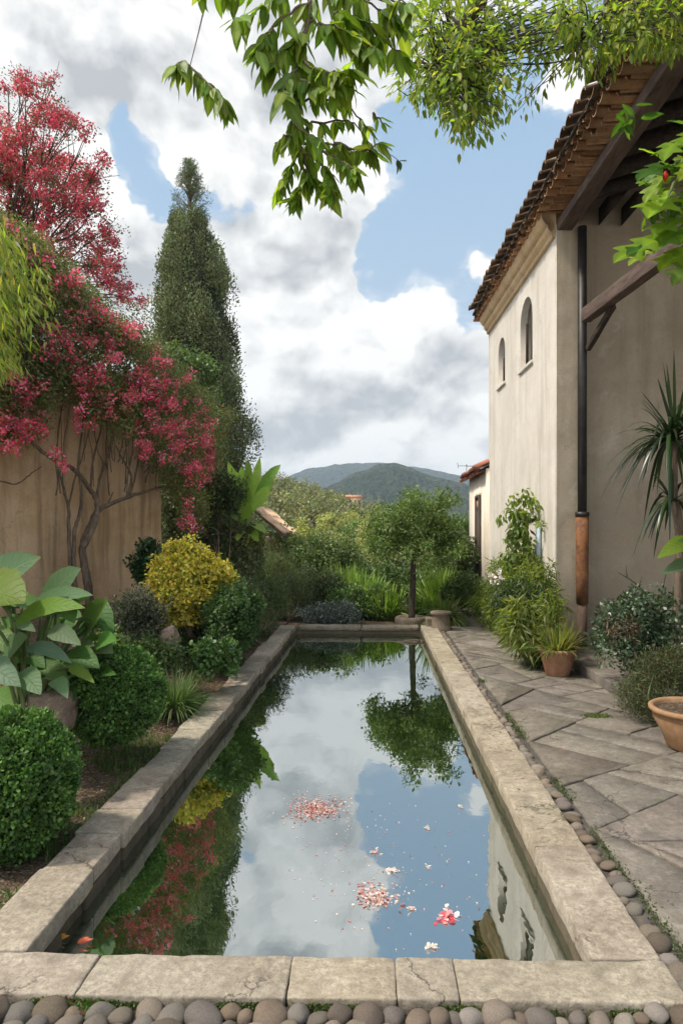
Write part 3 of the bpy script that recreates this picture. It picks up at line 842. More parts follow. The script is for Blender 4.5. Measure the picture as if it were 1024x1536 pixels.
# south pier face and recessed porch wall, porch shade painted into their plaster
def rough_wall(x0, x1, y, z0, z1, step=.05, amp=.006, seed=0):
    nx, nz = int((x1 - x0) / step) + 1, int((z1 - z0) / step) + 1
    v = []
    for j in range(nz + 1):
        for i in range(nx + 1):
            x, z = x0 + (x1 - x0) * i / nx, z0 + (z1 - z0) * j / nz
            v.append((x, y + amp * (mnoise.noise(Vector((x * 3, z * 3, seed))) + .5 * mnoise.noise(Vector((x * 11, z * 11, seed)))), z))
    f = [(j * (nx + 1) + i, j * (nx + 1) + i + 1, (j + 1) * (nx + 1) + i + 1, (j + 1) * (nx + 1) + i) for j in range(nz) for i in range(nx)]
    return (np.array(v), np.array(f), None)
build('pier', [rough_wall(.012, .335, -.012, -.15, HT, .04, .006, 4)], M['shaded_house_plaster'], house, local=True)
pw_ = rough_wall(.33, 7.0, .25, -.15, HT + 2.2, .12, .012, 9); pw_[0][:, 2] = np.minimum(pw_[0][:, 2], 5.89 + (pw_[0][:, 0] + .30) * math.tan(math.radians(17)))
build('porch_wall', [pw_, box(6.9, 7.1, -6.5, .25, -.15, HT + 2)], M['shaded_house_plaster'], house, local=True)
# moulded cornice on the west wall
prof = [(-.012, 5.50), (.035, 5.50), (.045, 5.53), (.045, 5.56), (.07, 5.575), (.09, 5.60), (.10, 5.64), (.10, 5.665), (.125, 5.67), (.15, 5.70), (.175, 5.75), (.185, 5.80), (.185, 5.83), (-.01, 5.83)]
v, f = [], []
ny = 30
for j in range(ny + 1):
    for o_, z in prof:
        yy = .0 + (HL) * j / ny
        v.append((-o_ + .003 * mnoise.noise(Vector((yy * 4, z * 9, 1))), yy, z + .004 * mnoise.noise(Vector((yy * 3, z * 5, 5)))))
n = len(prof)
fl = [[j * n + i, j * n + i + 1, (j + 1) * n + i + 1, (j + 1) * n + i] for j in range(ny) for i in range(n - 1)] + [list(range(n)), [ny * n + i for i in range(n)][::-1]]
build('cornice', [(np.array(v), fl, None)], M['cornice'], house, local=True, smooth=False)

def tiles(spots, L, r, slope, thick=.016, seg=9, flip=False, cols=(.75, 1.2)):
    """half-round tiles; spots (x,y,z of the lower nose); they run up-slope to +x"""
    a = np.linspace(0, math.pi, seg); parts_v, parts_f, parts_c = [], [], []
    sg = -1 if flip else 1
    prof_o = [(math.cos(q) * r, sg * math.sin(q) * r * .85) for q in a]; prof_i = [(math.cos(q) * (r - thick), sg * math.sin(q) * (r - thick) * .85) for q in a[::-1]]
    pr = prof_o + prof_i; n = len(pr)
    res = []
    for (x, y, z) in spots:
        tw = random.gauss(0, .035); dz = random.gauss(0, .006); rr = random.uniform(.93, 1.08); sl_ = slope + random.gauss(0, .012)
        x_ = x + random.gauss(0, .014)
        v = []
        for s, k in ((0, 1.0), (L, .86)):
            for (py_, pz) in pr:
                v.append((x_ + s * math.cos(sl_), y + py_ * rr * k + s * tw, z + dz + pz * rr * k + s * math.sin(sl_)))
        fl = [[i, (i + 1) % n, n + (i + 1) % n, n + i] for i in range(n)]
        fl += [[i, n - 1 - i - 1 + 0, n - 1 - i][0:0] or [i, i + 1, n - 2 - i, n - 1 - i] for i in range(seg - 1)]
        fl += [[n + n - 1 - i, n + n - 2 - i, n + i + 1, n + i] for i in range(seg - 1)]
        c = tone(*cols); res.append((np.array(v), fl, c))
    return res
Y0, Y1 = -6.8, HL + .12
SL = math.radians(17)
parts = []
sp = .222
ycs = np.arange(Y0, Y1, sp)
for row in range(9):                                    # cover tiles up the slope
    d_ = row * .40
    parts += tiles([(-.40 + d_ * math.cos(SL), y, 5.975 + d_ * math.sin(SL)) for y in ycs], .46, .083, SL, cols=(.55, 1.15))
    parts += tiles([(-.30 + d_ * math.cos(SL), y + sp / 2, 5.955 + d_ * math.sin(SL)) for y in ycs], .46, .082, SL, flip=True, cols=(.45, .9))
rt = build('roof', [(lambda b: (b[0], b[1], b[2]))((np.array([(x, y, 5.90 + (x + .30) * math.tan(SL) + dz) for dz in (0, .05) for y in (Y0, Y1) for x in (-.30, 7.2)]), np.array([(0, 2, 3, 1), (4, 5, 7, 6), (0, 1, 5, 4), (2, 6, 7, 3), (0, 4, 6, 2), (1, 3, 7, 5)]), None))], M['dark_timber'], house, local=True, smooth=False)
build('roof_tiles', parts, M['tile'], rt, local=True)
# second course of tiles corbelled out under the eave
parts = tiles([(-.27, y, 5.87) for y in np.arange(Y0, Y1 - .05, .2)], .42, .088, 0.02, cols=(.9, 1.35))
parts += tiles([(-.25, y + .1, 5.865) for y in np.arange(Y0, Y1 - .05, .2)], .42, .08, 0.02, flip=True, cols=(.7, 1.1))
parts += tiles([(-.13, y + .06, 5.78) for y in np.arange(Y0, -.05, .21)], .40, .088, 0.02, cols=(.9, 1.4))
build('eave_tiles', parts, M['orange_lit_tile'], rt, local=True)
# timber along the porch front, rafters, tie beam and brace
build('wall_plate', [rbox(.015, .22, Y0, .10, 5.585, 5.715, .012, .25, .006, None, 5, 40)], M['timber'], house, local=True)
for k in range(14):
    y = -.55 - k * .48
    x0, x1 = .10, 6.9
    zz = lambda x: 5.74 + (x + .30) * math.tan(SL) - .02
    v = np.array([(x, y + dy, zz(x) + dz) for x in (x0, x1) for dy in (-.06, .06) for dz in (-.17, -.0)])
    f = np.array([(0, 1, 3, 2), (4, 6, 7, 5), (0, 4, 5, 1), (2, 3, 7, 6), (0, 2, 6, 4), (1, 5, 7, 3)])
    build('rafter', [(v, f, None)], M['dark_timber'], house, local=True, smooth=False)
for k in range(2):                                      # two carved bracket ends under the rafters
    y = -.16; x = .66 + k * .31
    v = np.array([(x, y - .05, 5.76), (x + .27, y - .05, 6.08), (x, y - .05, 6.0), (x, y + .40, 5.76), (x + .27, y + .4, 6.08), (x, y + .4, 6.0)])
    build('bracket', [(v, [[0, 1, 2], [5, 4, 3], [0, 3, 4, 1], [1, 4, 5, 2], [2, 5, 3, 0]], None)], M['dark_timber'], house, local=True, smooth=False)
Rinv = np.array(((math.cos(-HR), -math.sin(-HR), 0), (math.sin(-HR), math.cos(-HR), 0), (0, 0, 1)))
def hl(p): return Rinv @ (np.asarray(p, float) - HA)
def beam_between(a, b, w, h, r=.01, seed=0):
    a, b = np.asarray(a), np.asarray(b); d = b - a; L = np.linalg.norm(d); y_ = d / L; x_ = norm(np.cross(y_, (0, 0, 1.0))); z_ = np.cross(x_, y_)
    v, f, c = rbox(-w / 2, w / 2, 0, L, -h / 2, h / 2, r, .12, .006, None, seed, 40)
    return (a + v[:, 0:1] * x_ + v[:, 1:2] * y_ + v[:, 2:3] * z_, f, c)
BA, BB = hl((2.73, 8.62, 4.375)), hl((3.32, 3.3, 4.40))
build('tie_beam', [beam_between(BA, BB, .13, .17)], M['timber'], house, local=True)
build('brace', [beam_between(hl((2.79, 8.72, 3.98)), hl((2.86, 8.0, 4.30)), .06, .08)], M['dark_timber'], house, local=True)
build('porch_post', [beam_between(hl((3.34, 3.1, 0.07)), hl((3.34, 3.1, 5.9)), .17, .17)], M['timber'], house, local=True)
# down pipe
PXp, PYp = .33, -.075
dp = build('drain_pipe', [tube([(PXp, PYp, 5.6), (PXp, PYp, 1.86)], .058, 16)], M['black_metal'], house, local=True)
build('collar', [lathe([(.058, 1.80), (.088, 1.80), (.09, 1.86), (.058, 1.865)], 20, (PXp, PYp, 0))], M['black_metal'], dp, local=True)
build('clay_sleeve', [tube([(PXp, PYp, 1.80), (PXp, PYp, 1.4), (PXp, PYp, 1.0), (PXp, PYp, .66)], (.082, .080, .078, .074), 20)], M['rusty_clay'], dp, local=True)
build('lower_pipe', [tube([(PXp, PYp, .66), (PXp, PYp, -.06)], (.062, .060), 16)], M['brown_pipe'], dp, local=True)
# raised porch floor
slabs = []
for a, b in ((-3.2, -1.75), (-1.74, -.04)):
    for x0, x1 in ((-.03, .95), (.955, 2.2), (2.21, 4.5)):
        slabs.append(rbox(x0, x1, a, b, -.12, .062 + random.uniform(-.004, .004), .014, .08, .006, tone(.85, 1.0), a * 9 + x0, 24))
build('porch_floor', slabs, M['paving'], house, local=True)
# pale blue pipe stub on the wall behind the climber
build('pipe_stub', [tube([(-.04, .66, 1.1), (-.04, .66, 1.72)], .035, 14)], M['pale_blue'], house, local=True)

# low annex behind the house
ax = thing('annex', 'low cream annex with red tiled roof beyond the tall house', 'house', (2.22, 13.1, 0))
build('wall', [box(2.225, 5.5, 13.15, 15.45, -.2, 2.85), box(2.19, 2.22, 13.75, 14.26, 2.36, 2.42)], M['annex_plaster'], ax, smooth=False)
dr = build('door', [box(2.188, 2.222, 13.80, 14.20, -.1, 2.05)], M['old_door'], ax, smooth=False)
build('frame', [box(2.165, 2.222, 14.20, 14.26, -.1, 2.36), box(2.165, 2.222, 13.74, 13.80, -.1, 2.36), box(2.165, 2.222, 13.80, 14.20, 2.30, 2.36)], M['old_door'], dr, smooth=False)
build('fanlight', [box(2.20, 2.222, 13.80, 14.20, 2.05, 2.30)], M['tan_plaster'], dr, smooth=False)
parts = []
for row in range(7):
    parts += tiles([(2.02 + row * .3, y, 2.84 + row * .3 * .5) for y in np.arange(13.2, 15.7, .19)], .36, .085, math.radians(26), cols=(.7, 1.2))
    parts += tiles([(2.05 + row * .3, y + .095, 2.82 + row * .3 * .5) for y in np.arange(13.2, 15.7, .19)], .36, .08, math.radians(26), flip=True, cols=(.6, 1.0))
rf = build('roof', [(np.array([(x, y, 2.77 + (x - 2.08) * .5 + dz) for dz in (0, .04) for y in (13.16, 15.62) for x in (2.08, 5.6)]), np.array([(0, 2, 3, 1), (4, 5, 7, 6), (0, 1, 5, 4), (2, 6, 7, 3), (0, 4, 6, 2), (1, 3, 7, 5)]), None)], M['dark_timber'], ax, smooth=False)
build('roof_tiles', parts, M['red_tile'], rf)
ap = P(699, 700, 15.3)
aer = thing('tv_aerial', 'thin black television aerial above the annex roof', 'aerial', (ap[0], 15.4, 2.7))
a0 = np.array((ap[0] + .02, 15.45, 0))
aer_p = [tube([a0 + (0.0, 0, 2.86), a0 + (0, 0, 3.17)], .007, 6), tube([a0 + (-.19, 0, 3.13), a0 + (.22, 0, 3.12)], .006, 6), tube([a0 + (-.19, 0, 3.08), a0 + (-.21, 0, 3.2)], .006, 6), tube([a0 + (-.03, -.12, 3.13), a0 + (.05, .12, 3.12)], .006, 6), tube([a0 + (.08, -.08, 3.12), a0 + (.1, .08, 3.12)], .005, 6)]
build('mast', aer_p[:1], M['black_metal'], aer); build('boom', aer_p[1:], M['black_metal'], aer)

# ------------------------------------------------------------------ garden wall on the left
wall = thing('garden_wall', 'high ochre plastered wall with dark water streaks behind the red bougainvillea', 'wall', W0)
Wr = math.atan2(WD[1], WD[0])
def wall_mesh(s0, s1, h, seed=2):
    nx, nz = 60, 36; v = []
    for side in (0, 1):
        for j in range(nz + 1):
            for i in range(nx + 1):
                s = s0 + (s1 - s0) * i / nx; z = -.2 + (h + .2 + .04 * mnoise.noise(Vector((s, 0, 3)))) * j / nz
                q = W0 + WD * s + WN * ((.0 if side == 0 else -.35) + .018 * mnoise.noise(Vector((s * 2.1, z * 2.1, seed + side))))
                v.append((q[0], q[1], z))
    m_ = (nx + 1) * (nz + 1); f = []
    for j in range(nz):
        for i in range(nx):
            a = j * (nx + 1) + i
            f.append((a, a + 1, a + nx + 2, a + nx + 1)); f.append((m_ + a, m_ + a + nx + 1, m_ + a + nx + 2, m_ + a + 1))
    for j in range(nz):
        for i in (0, nx):
            a = j * (nx + 1) + i; f.append((a, a + nx + 1, m_ + a + nx + 1, m_ + a))
    for i in range(nx):
        a = nz * (nx + 1) + i; f.append((a, a + 1, m_ + a + 1, m_ + a))
    return (np.array(v), np.array(f), None)
build('wall_body', [wall_mesh(-3.2, 4.52, 4.05)], M['garden_wall'], wall)
#@@PART3@@
# ------------------------------------------------------------------ plants: left garden
GREEN = [(0.074, 0.135, 0.030), (0.101, 0.176, 0.041), (0.061, 0.115, 0.030)]
DARKG = [(0.029, 0.058, 0.018), (0.046, 0.085, 0.026), (0.036, 0.072, 0.026)]
OLIVE = [(0.121, 0.149, 0.041), (0.162, 0.189, 0.061), (0.101, 0.121, 0.041)]
LIME = [(.16, .24, .035), (.20, .27, .05), (.12, .2, .03)]

def stems_from(base, tops, r0=.012, r1=.004, mid=.25, sides=6, wob=.05):
    out = []
    for tp in tops:
        b = np.asarray(base) + rng.normal(size=3) * np.array((.03, .03, 0)); tp = np.asarray(tp)
        m_ = b * (1 - .5) + tp * .5 + rng.normal(size=3) * wob + np.array((0, 0, .05))
        p_ = smooth_path([b, m_, tp], 4); out.append(tube(p_, np.linspace(r0, r1, len(p_)), sides))
    return out

def shrub(name, label, cat, base, center, radii, n_cl, per, leaf, cols, rc=.10, kind='dia', mat_='leaf', lo=.35, lump=.2, droop=0.0, stems=5, group=None, zmin=-.8, out=.7, squash=1.0, cjit=.22, rnd=.8):
    if base[1] > 12: cols = np.asarray(cols) * 1.35
    t = thing(name, label, cat, base, group)
    cl = shell_clumps(center, radii, n_cl, lo, 1.0, zmin, lump)
    build('foliage', [clump_leaves(cl, rc, per, leaf, cols, kind, droop, out, rnd, .3, squash, cjit)], M[mat_], t, smooth=False)
    if stems:
        tops = cl[rng.integers(0, len(cl), stems)] * .6 + np.asarray(center) * .4
        build('stems', stems_from(base, tops, max(.008, radii[0] * .03), .005), M['bark'], t)
    return t

def boxwood(label, base, center, radii, n, leaf, cols):
    t = thing('boxwood_bush', label, 'bush', base, 'clipped round boxwood bushes')
    c = np.asarray(center); r = np.asarray(radii)
    bm = bmesh.new(); bmesh.ops.create_icosphere(bm, subdivisions=4, radius=1)
    v = np.array([q.co for q in bm.verts]); f = np.array([[w_.index for w_ in q.verts] for q in bm.faces]); bm.free()
    k = np.array([.86 + .05 * mnoise.noise(Vector(q * 2.5)) for q in v])[:, None]
    d = rvec(n); hb = np.array([1 + .085 * mnoise.noise(Vector(q * 2.3)) + .075 * mnoise.noise(Vector(q * 6)) + (.10 if random.random() < .012 else 0) for q in d])[:, None]
    pos = c + d * r * hb * (.80 + .22 * rng.uniform(0, 1, (n, 1)) ** .8)
    ax_ = d * .8 + rvec(n) * .8 + np.array((0, 0, .35)); nr = d * .7 + rvec(n) * .6
    tone_ = np.array([1 + .55 * mnoise.noise(Vector(q * 4)) for q in d])[:, None]
    fo = build('foliage', [leaves(pos, ax_, nr, leaf * rng.uniform(.6, 1.3, n), np.clip(pal(cols, n, .3) * tone_, .002, 1), 'rnd')], M['leaf'], t, smooth=False)
    build('dark_core', [(c + v * k * r * .90, f, (.016, .028, .010))], M['leaf'], fo)  # solid dark core behind the leaves, inner shade put into its colour
    build('stems', stems_from(base, [c + rng.normal(size=3) * r * .3 for _ in range(5)], .014, .008), M['bark'], t)
    return t
BW = [(0.065, 0.138, 0.032), (0.087, 0.181, 0.041), (0.051, 0.109, 0.029), (0.123, 0.217, 0.051)]
b = P(22, 1262, 3.42); boxwood('clipped boxwood bush nearest the near left pool corner', b, P(22, 1176, 3.45), (.30, .30, .375), 26000, .021, BW)
b = P(172, 1112, 4.75); boxwood('clipped boxwood bush below the large-leaved plant, second from the near corner', b, P(170, 1042, 4.78), (.345, .345, .34), 26000, .022, BW)

# yellow variegated bush
b = P(285, 955, 8.0)
t = thing('golden_bush', 'rounded bush with golden yellow leaves before the ochre wall', 'bush', b)
cl = shell_clumps(P(286, 878, 8.0), (.46, .42, .50), 260, .72, 1.0, -.9, .14)
build('foliage', [clump_leaves(cl, .105, 75, .042, [(.62, .50, .06), (.70, .60, .13), (.44, .42, .05), (.60, .44, .09), (.2, .25, .04)], 'rnd', 0, .8, .7, .3, .8, .22)], M['leaf'], t, smooth=False)
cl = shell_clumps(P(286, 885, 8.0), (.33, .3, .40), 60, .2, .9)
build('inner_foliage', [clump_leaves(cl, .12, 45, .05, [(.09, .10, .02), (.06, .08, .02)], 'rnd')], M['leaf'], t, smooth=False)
build('stems', stems_from(b, [P(286 + k * 12, 890, 8.0) for k in (-3, -1, 1, 3)], .022, .01), M['bark'], t)

# small dark plants around it
b = P(222, 895, 9.3); shrub('ivy_bush', 'tall dark green ivy bush beside the end of the ochre wall', 'bush', b, P(222, 848, 9.3), (.24, .25, .38), 90, 60, .05, [(.03, .07, .02), (.045, .10, .03), (.025, .05, .018)], .08, 'rnd', 'glossy_leaf')
b = P(200, 985, 6.6); shrub('dark_shrub', 'low dark shrub with tiny grey leaves below the bougainvillea trunks', 'bush', b, P(203, 922, 6.7), (.33, .3, .27), 120, 60, .032, [(.05, .065, .035), (.075, .085, .055), (.03, .04, .02), (.12, .12, .09)], .08)
b = P(262, 1062, 5.9)
t = thing('grass_tuft', 'fine arching grass tuft between the boxwood and the dark hedge', 'grass tuft', b)
build('blades', [blades(b, 620, .40, .007, 1.25, .55, [(.07, .13, .03), (.10, .17, .045), (.05, .10, .025), (.16, .21, .09)], 7, .10)], M['leaf'], t)
b = P(325, 985, 7.0); shrub('hedge_bush', 'dense mid green bush along the left coping, right of the golden bush', 'bush', b, P(350, 928, 7.6), (.34, .5, .40), 170, 70, .035, [(.04, .085, .022), (.06, .115, .03), (.03, .065, .02)], .085, 'rnd', 'leaf')
b = P(318, 1003, 6.7); shrub('leafy_ground_plant', 'low leafy plant at the foot of the hedge bush by the coping', 'plant', b, P(322, 985, 6.7), (.26, .22, .14), 60, 40, .05, [(.05, .11, .025), (.075, .14, .035)], .07, 'rnd', 'glossy_leaf', stems=3)
b = P(395, 945, 10.2); shrub('feathery_shrub', 'soft feathery green shrub behind the far end of the left coping', 'bush', b, P(400, 895, 10.6), (.42, .5, .42), 130, 70, .06, [(.07, .10, .035), (.09, .125, .05), (.055, .085, .03)], .12, 'nar')
b = P(358, 905, 10.6); shrub('white_flowering_shrub', 'loose shrub with pale tips between golden bush and ivy pillar', 'bush', b, P(352, 893, 10.2), (.30, .3, .36), 80, 45, .04, [(.06, .10, .03), (.09, .12, .045), (.35, .33, .2)], .09)
b = P(150, 1060, 5.6); shrub('seedling_clump', 'low mixed clump of small leaves between the large-leaved plant and the boxwood', 'plant', b, P(155, 985, 5.9), (.26, .25, .20), 70, 40, .045, [(.06, .11, .03), (.045, .085, .025), (.12, .16, .05)], .09, 'dia', stems=3)

b = P(300, 1000, 8.6); shrub('spreading_shrub', 'spreading mid green shrub low between the golden bush and the hedge bush', 'bush', (b[0], b[1], bed_z(b[0], b[1])), P(318, 945, 8.4), (.40, .4, .30), 120, 60, .04, [(.05, .095, .025), (.075, .125, .035), (.11, .13, .06)], .1)
b = P(345, 980, 9.6); shrub('spreading_shrub', 'grey-green spreading shrub beside the coping behind the hedge bush', 'bush', (b[0], b[1], bed_z(b[0], b[1])), P(372, 915, 9.4), (.34, .5, .34), 120, 60, .045, [(.08, .11, .045), (.105, .135, .06), (.06, .085, .03)], .1, 'nar')
b = P(215, 1010, 6.3); shrub('spreading_shrub', 'small dark leafy shrub between dark shrub and grass tuft', 'bush', (b[0], b[1], bed_z(b[0], b[1])), P(226, 985, 6.3), (.24, .22, .16), 70, 50, .04, [(.05, .085, .025), (.07, .11, .035)], .08)
n = 900; x = rng.uniform(-3.6, -1.72, n); y = rng.uniform(5.6, 13.0, n)
k = np.array([mnoise.noise(Vector((a * 1.1, b_ * .8, 12))) for a, b_ in zip(x, y)]) + .35 * (y > 7.5) - .5 * ((x > -1.95) & (y < 9)) > -.08
cvr = np.array([(a, b_, bed_z(a, b_) + .05) for a, b_ in zip(x[k], y[k])])
o = build('ground_cover', [clump_leaves(cvr, .10, 26, .04, [(.05, .09, .025), (.075, .12, .035), (.035, .065, .02), (.11, .14, .05)], 'dia', -.3, .5, .9, .2, .7, .3)], M['leaf'], None, smooth=False)
tag(o, 'low green ground cover in the back of the planting bed', 'ground cover', kind='stuff')

# rocks
def rock(label, c, s, seed):
    bm = bmesh.new(); bmesh.ops.create_icosphere(bm, subdivisions=4, radius=1)
    v = np.array([q.co for q in bm.verts]); f = np.array([[w_.index for w_ in q.verts] for q in bm.faces]); bm.free()
    for i in range(len(v)):
        q = Vector(v[i]); k = 1 + .28 * mnoise.noise(q * 1.1 + Vector((seed, 0, 0))) + .10 * mnoise.noise(q * 3 + Vector((0, seed, 0))) + .03 * mnoise.noise(q * 9)
        w_ = np.sign(v[i]) * np.abs(v[i]) ** .72; v[i] = w_ * k
    o = build('rock', [(v * np.asarray(s), f, None)], M['rock'], None, local=True); o.location = Vector([float(q) for q in c])
    return tag(o, label, 'rock', 'rocks in the planting bed')
rock('pinkish rock half hidden under the large-leaved plant', P(72, 1068, 4.4), (.17, .15, .14), 1.3)
rock('small tan rock beside the golden bush', P(254, 962, 6.6), (.085, .08, .14), 5.2)
rock('orange-brown rock among the stems of the large-leaved plant', P(62, 1022, 4.9), (.18, .12, .09), 8.8)

# ------------------------------------------------------------------ large-leaved plant (elephant ear)
b = P(40, 1085, 4.35)
t = thing('large_leaved_plant', 'big clump of broad veined leaves on stalks before the ochre wall', 'plant', b)
BG = [(0.067, 0.117, 0.055), (0.086, 0.141, 0.074)]; BL = [(0.088, 0.150, 0.014), (0.109, 0.170, 0.019)]; BM = [(0.047, 0.109, 0.023), (0.070, 0.148, 0.031)]
def bigleaf(base, tip, width, facing, cols, sag=.08, fold=.22, K=10, shape=0):
    base, tip = np.asarray(base), np.asarray(tip); L = np.linalg.norm(tip - base)
    s = np.linspace(0, 1, K)[:, None]
    path = base * (1 - s) + tip * s + np.array((0, 0, 1)) * (np.sin(s * math.pi) * sag * L)
    tt = s[:, 0]
    w = (np.sin(np.clip(tt, 0, 1) ** .62 * math.pi) ** .8) if shape == 0 else np.sin(np.clip(tt, 0, 1) ** 1.25 * math.pi) ** .75
    w = np.clip(w, .02, 1) * width * .5 * (1 + .06 * np.sin(tt * 23 + width * 90))
    side = np.cross(tip - base, facing)[None]
    return ribbons(path[None], w[None], norm(side), pal(cols, 1, .12), fold, uv=True)
LF = [  # base px, tip px, width px, depth, tint, facing
    ((-40, 905), (62, 836), 62, 4.5, BG), ((62, 925), (122, 853), 46, 4.6, BG), ((-45, 905), (38, 905), 92, 4.1, BL), ((22, 935), (128, 912), 34, 4.15, BL),
    ((45, 912), (140, 893), 30, 4.5, BG), ((130, 940), (163, 900), 36, 4.6, BM), ((140, 905), (170, 960), 30, 4.7, BM), ((40, 970), (108, 995), 24, 4.2, BG),
    ((75, 945), (122, 968), 26, 4.4, BG), ((-30, 995), (32, 1030), 40, 3.95, BG), ((28, 1010), (62, 1042), 34, 3.95, BG), ((0, 990), (42, 955), 44, 4.25, BG),
    ((100, 985), (150, 1003), 34, 4.35, BM), ((105, 1000), (142, 1025), 16, 4.2, BL), ((60, 995), (105, 1030), 26, 4.35, BM), ((-20, 950), (30, 985), 34, 4.4, BM),
    ((80, 1020), (102, 1048), 22, 4.1, BG), ((20, 945), (60, 915), 30, 4.6, BL), ((85, 900), (112, 935), 34, 4.55, BM), ((40, 1040), (88, 1015), 24, 4.5, BM),
    ((-10, 1040), (30, 1075), 30, 4.4, BM), ((60, 960), (95, 930), 30, 4.8, BM), ((10, 1010), (50, 985), 34, 4.7, BM), ((-35, 870), (20, 890), 44, 4.8, BG), ((110, 960), (160, 935), 22, 4.7, BM), ((45, 1000), (85, 970), 36, 5.0, BM), ((0, 1060), (40, 1020), 36, 4.9, BM), ((90, 1010), (125, 985), 30, 5.0, BM)]
lp, sp_ = [], []
for k in range(34):
    x_, y_ = rng.uniform(-20, 150), rng.uniform(895, 1050)
    if x_ > 110 and y_ < 920: continue
    an = rng.uniform(-.5, 1.2); ln = rng.uniform(22, 46); LF.append(((x_, y_), (x_ + ln * math.cos(an), y_ + ln * math.sin(an) * .8), rng.uniform(16, 30), rng.uniform(4.45, 5.0), BM if k % 3 else BG))
for k, (a, c, wpx, dd_, cl_) in enumerate(LF):
    A, C = P(*a, dd_ + .08), P(*c, dd_ - .10)
    fc = np.array((random.uniform(-.1, .35), -1.0 + random.uniform(-.1, .3), random.uniform(.5, 1.1)))
    lp.append(bigleaf(A, C, wpx * dd_ / 1000 * 1.15, fc, cl_, random.uniform(.03, .12), random.uniform(.08, .3)))
    m_ = (A + b) / 2 + np.array((random.uniform(-.05, .05), .05, .12))
    pth_ = smooth_path([b + rng.normal(size=3) * .04, m_, A], 5); sp_.append(tube(pth_, np.linspace(.016, .008, len(pth_)), 8))
for q in lp[:]:
    pass
for k, q in enumerate(lp): build('leaf', [q], M['big_leaf'], t)
build('stalks', sp_, M['green_stem'], t)

# ------------------------------------------------------------------ bougainvillea on the wall
tb = wall_pt(125, 925, .45); tb[2] = bed_z(tb[0], tb[1]) - .03
t = thing('bougainvillea', 'spreading bougainvillea covered in crimson flowers climbing over the ochre wall', 'climber', tb)
def wp(x, y, o): return wall_pt(x, y, o)
br = []
def limb(pxs, r0, r1, o=.30, jit=.004):
    p_ = smooth_path([wp(x, y, o + .06 * math.sin(i * 1.7)) for i, (x, y) in enumerate(pxs)], 6, jit)
    br.append(tube(p_, np.linspace(r0, r1, len(p_)), 9))
limb([(138, 930), (131, 870), (124, 822), (135, 790), (148, 765), (175, 752), (215, 738), (250, 728)], .062, .016, .40)
limb([(124, 822), (142, 785), (146, 755), (136, 735), (112, 705), (82, 690), (58, 672), (40, 655)], .045, .02, .40)
limb([(120, 930), (108, 880), (104, 800), (103, 762), (92, 720), (86, 700)], .034, .012, .34)
limb([(118, 935), (112, 860), (112, 800), (120, 770), (122, 735), (118, 700), (124, 640), (132, 600)], .032, .010, .36)
limb([(103, 762), (112, 720), (128, 670), (140, 610)], .014, .007, .3)
limb([(146, 755), (150, 720), (168, 660), (178, 600)], .022, .008, .36)
limb([(136, 735), (140, 690), (152, 640), (150, 600)], .018, .008, .3)
limb([(190, 748), (197, 715), (185, 690), (174, 668)], .02, .008, .38)
limb([(195, 742), (204, 710), (212, 660), (215, 620)], .018, .007, .36)
limb([(162, 757), (170, 738)], .012, .008, .4)
limb([(0, 722), (25, 726), (45, 712), (62, 700)], .011, .006, .25)
limb([(40, 655), (20, 630), (0, 600)], .02, .012, .4)
for k in range(26):
    x = rng.uniform(80, 235); y0_ = rng.uniform(690, 745) if x < 200 else rng.uniform(690, 730); x2 = x + rng.uniform(-25, 40)
    limb([(x, y0_), ((x + x2) / 2 + rng.uniform(-8, 8), (y0_ + 600) / 2 + 10), (x2, rng.uniform(560, 620))], rng.uniform(.006, .011), .004, rng.uniform(.15, .5), .005)
build('branches', br, M['bark'], t)
CAN = [(-60, 330), (20, 345), (75, 380), (120, 430), (170, 468), (215, 508), (262, 545), (300, 590), (328, 625), (333, 665), (318, 705), (305, 725), (285, 735), (255, 715), (232, 690), (205, 660), (175, 640), (150, 622), (118, 600), (80, 596), (60, 620), (48, 650), (0, 660), (-60, 660)]
pp = np.concatenate((poly_pts(CAN, 760), np.array([(np.interp(s_, [0, 1], [-40, 335]) + rng.normal() * 10, np.interp(s_, [0, .12, .45, .7, 1], [335, 352, 462, 540, 640]) + rng.normal() * 12) for s_ in rng.uniform(0, 1, 170)])))
cl = np.array([wp(x, y, rng.uniform(-.15, .98)) for x, y in pp])
pp2 = poly_pts([(300, 730), (255, 700), (250, 730), (275, 770), (282, 800), (298, 800), (304, 760)], 40)
cl = np.concatenate((cl, [wp(x, y, rng.uniform(.1, .6)) for x, y in pp2]))
gcol = [(0.112, 0.158, 0.045), (0.150, 0.195, 0.057), (0.083, 0.120, 0.039), (0.195, 0.180, 0.075), (0.165, 0.112, 0.060)]
build('foliage', [clump_leaves(cl, .22, 135, .046, gcol, 'dia', .15, .6, .9, .2, .9, .3)], M['leaf'], t, smooth=False)
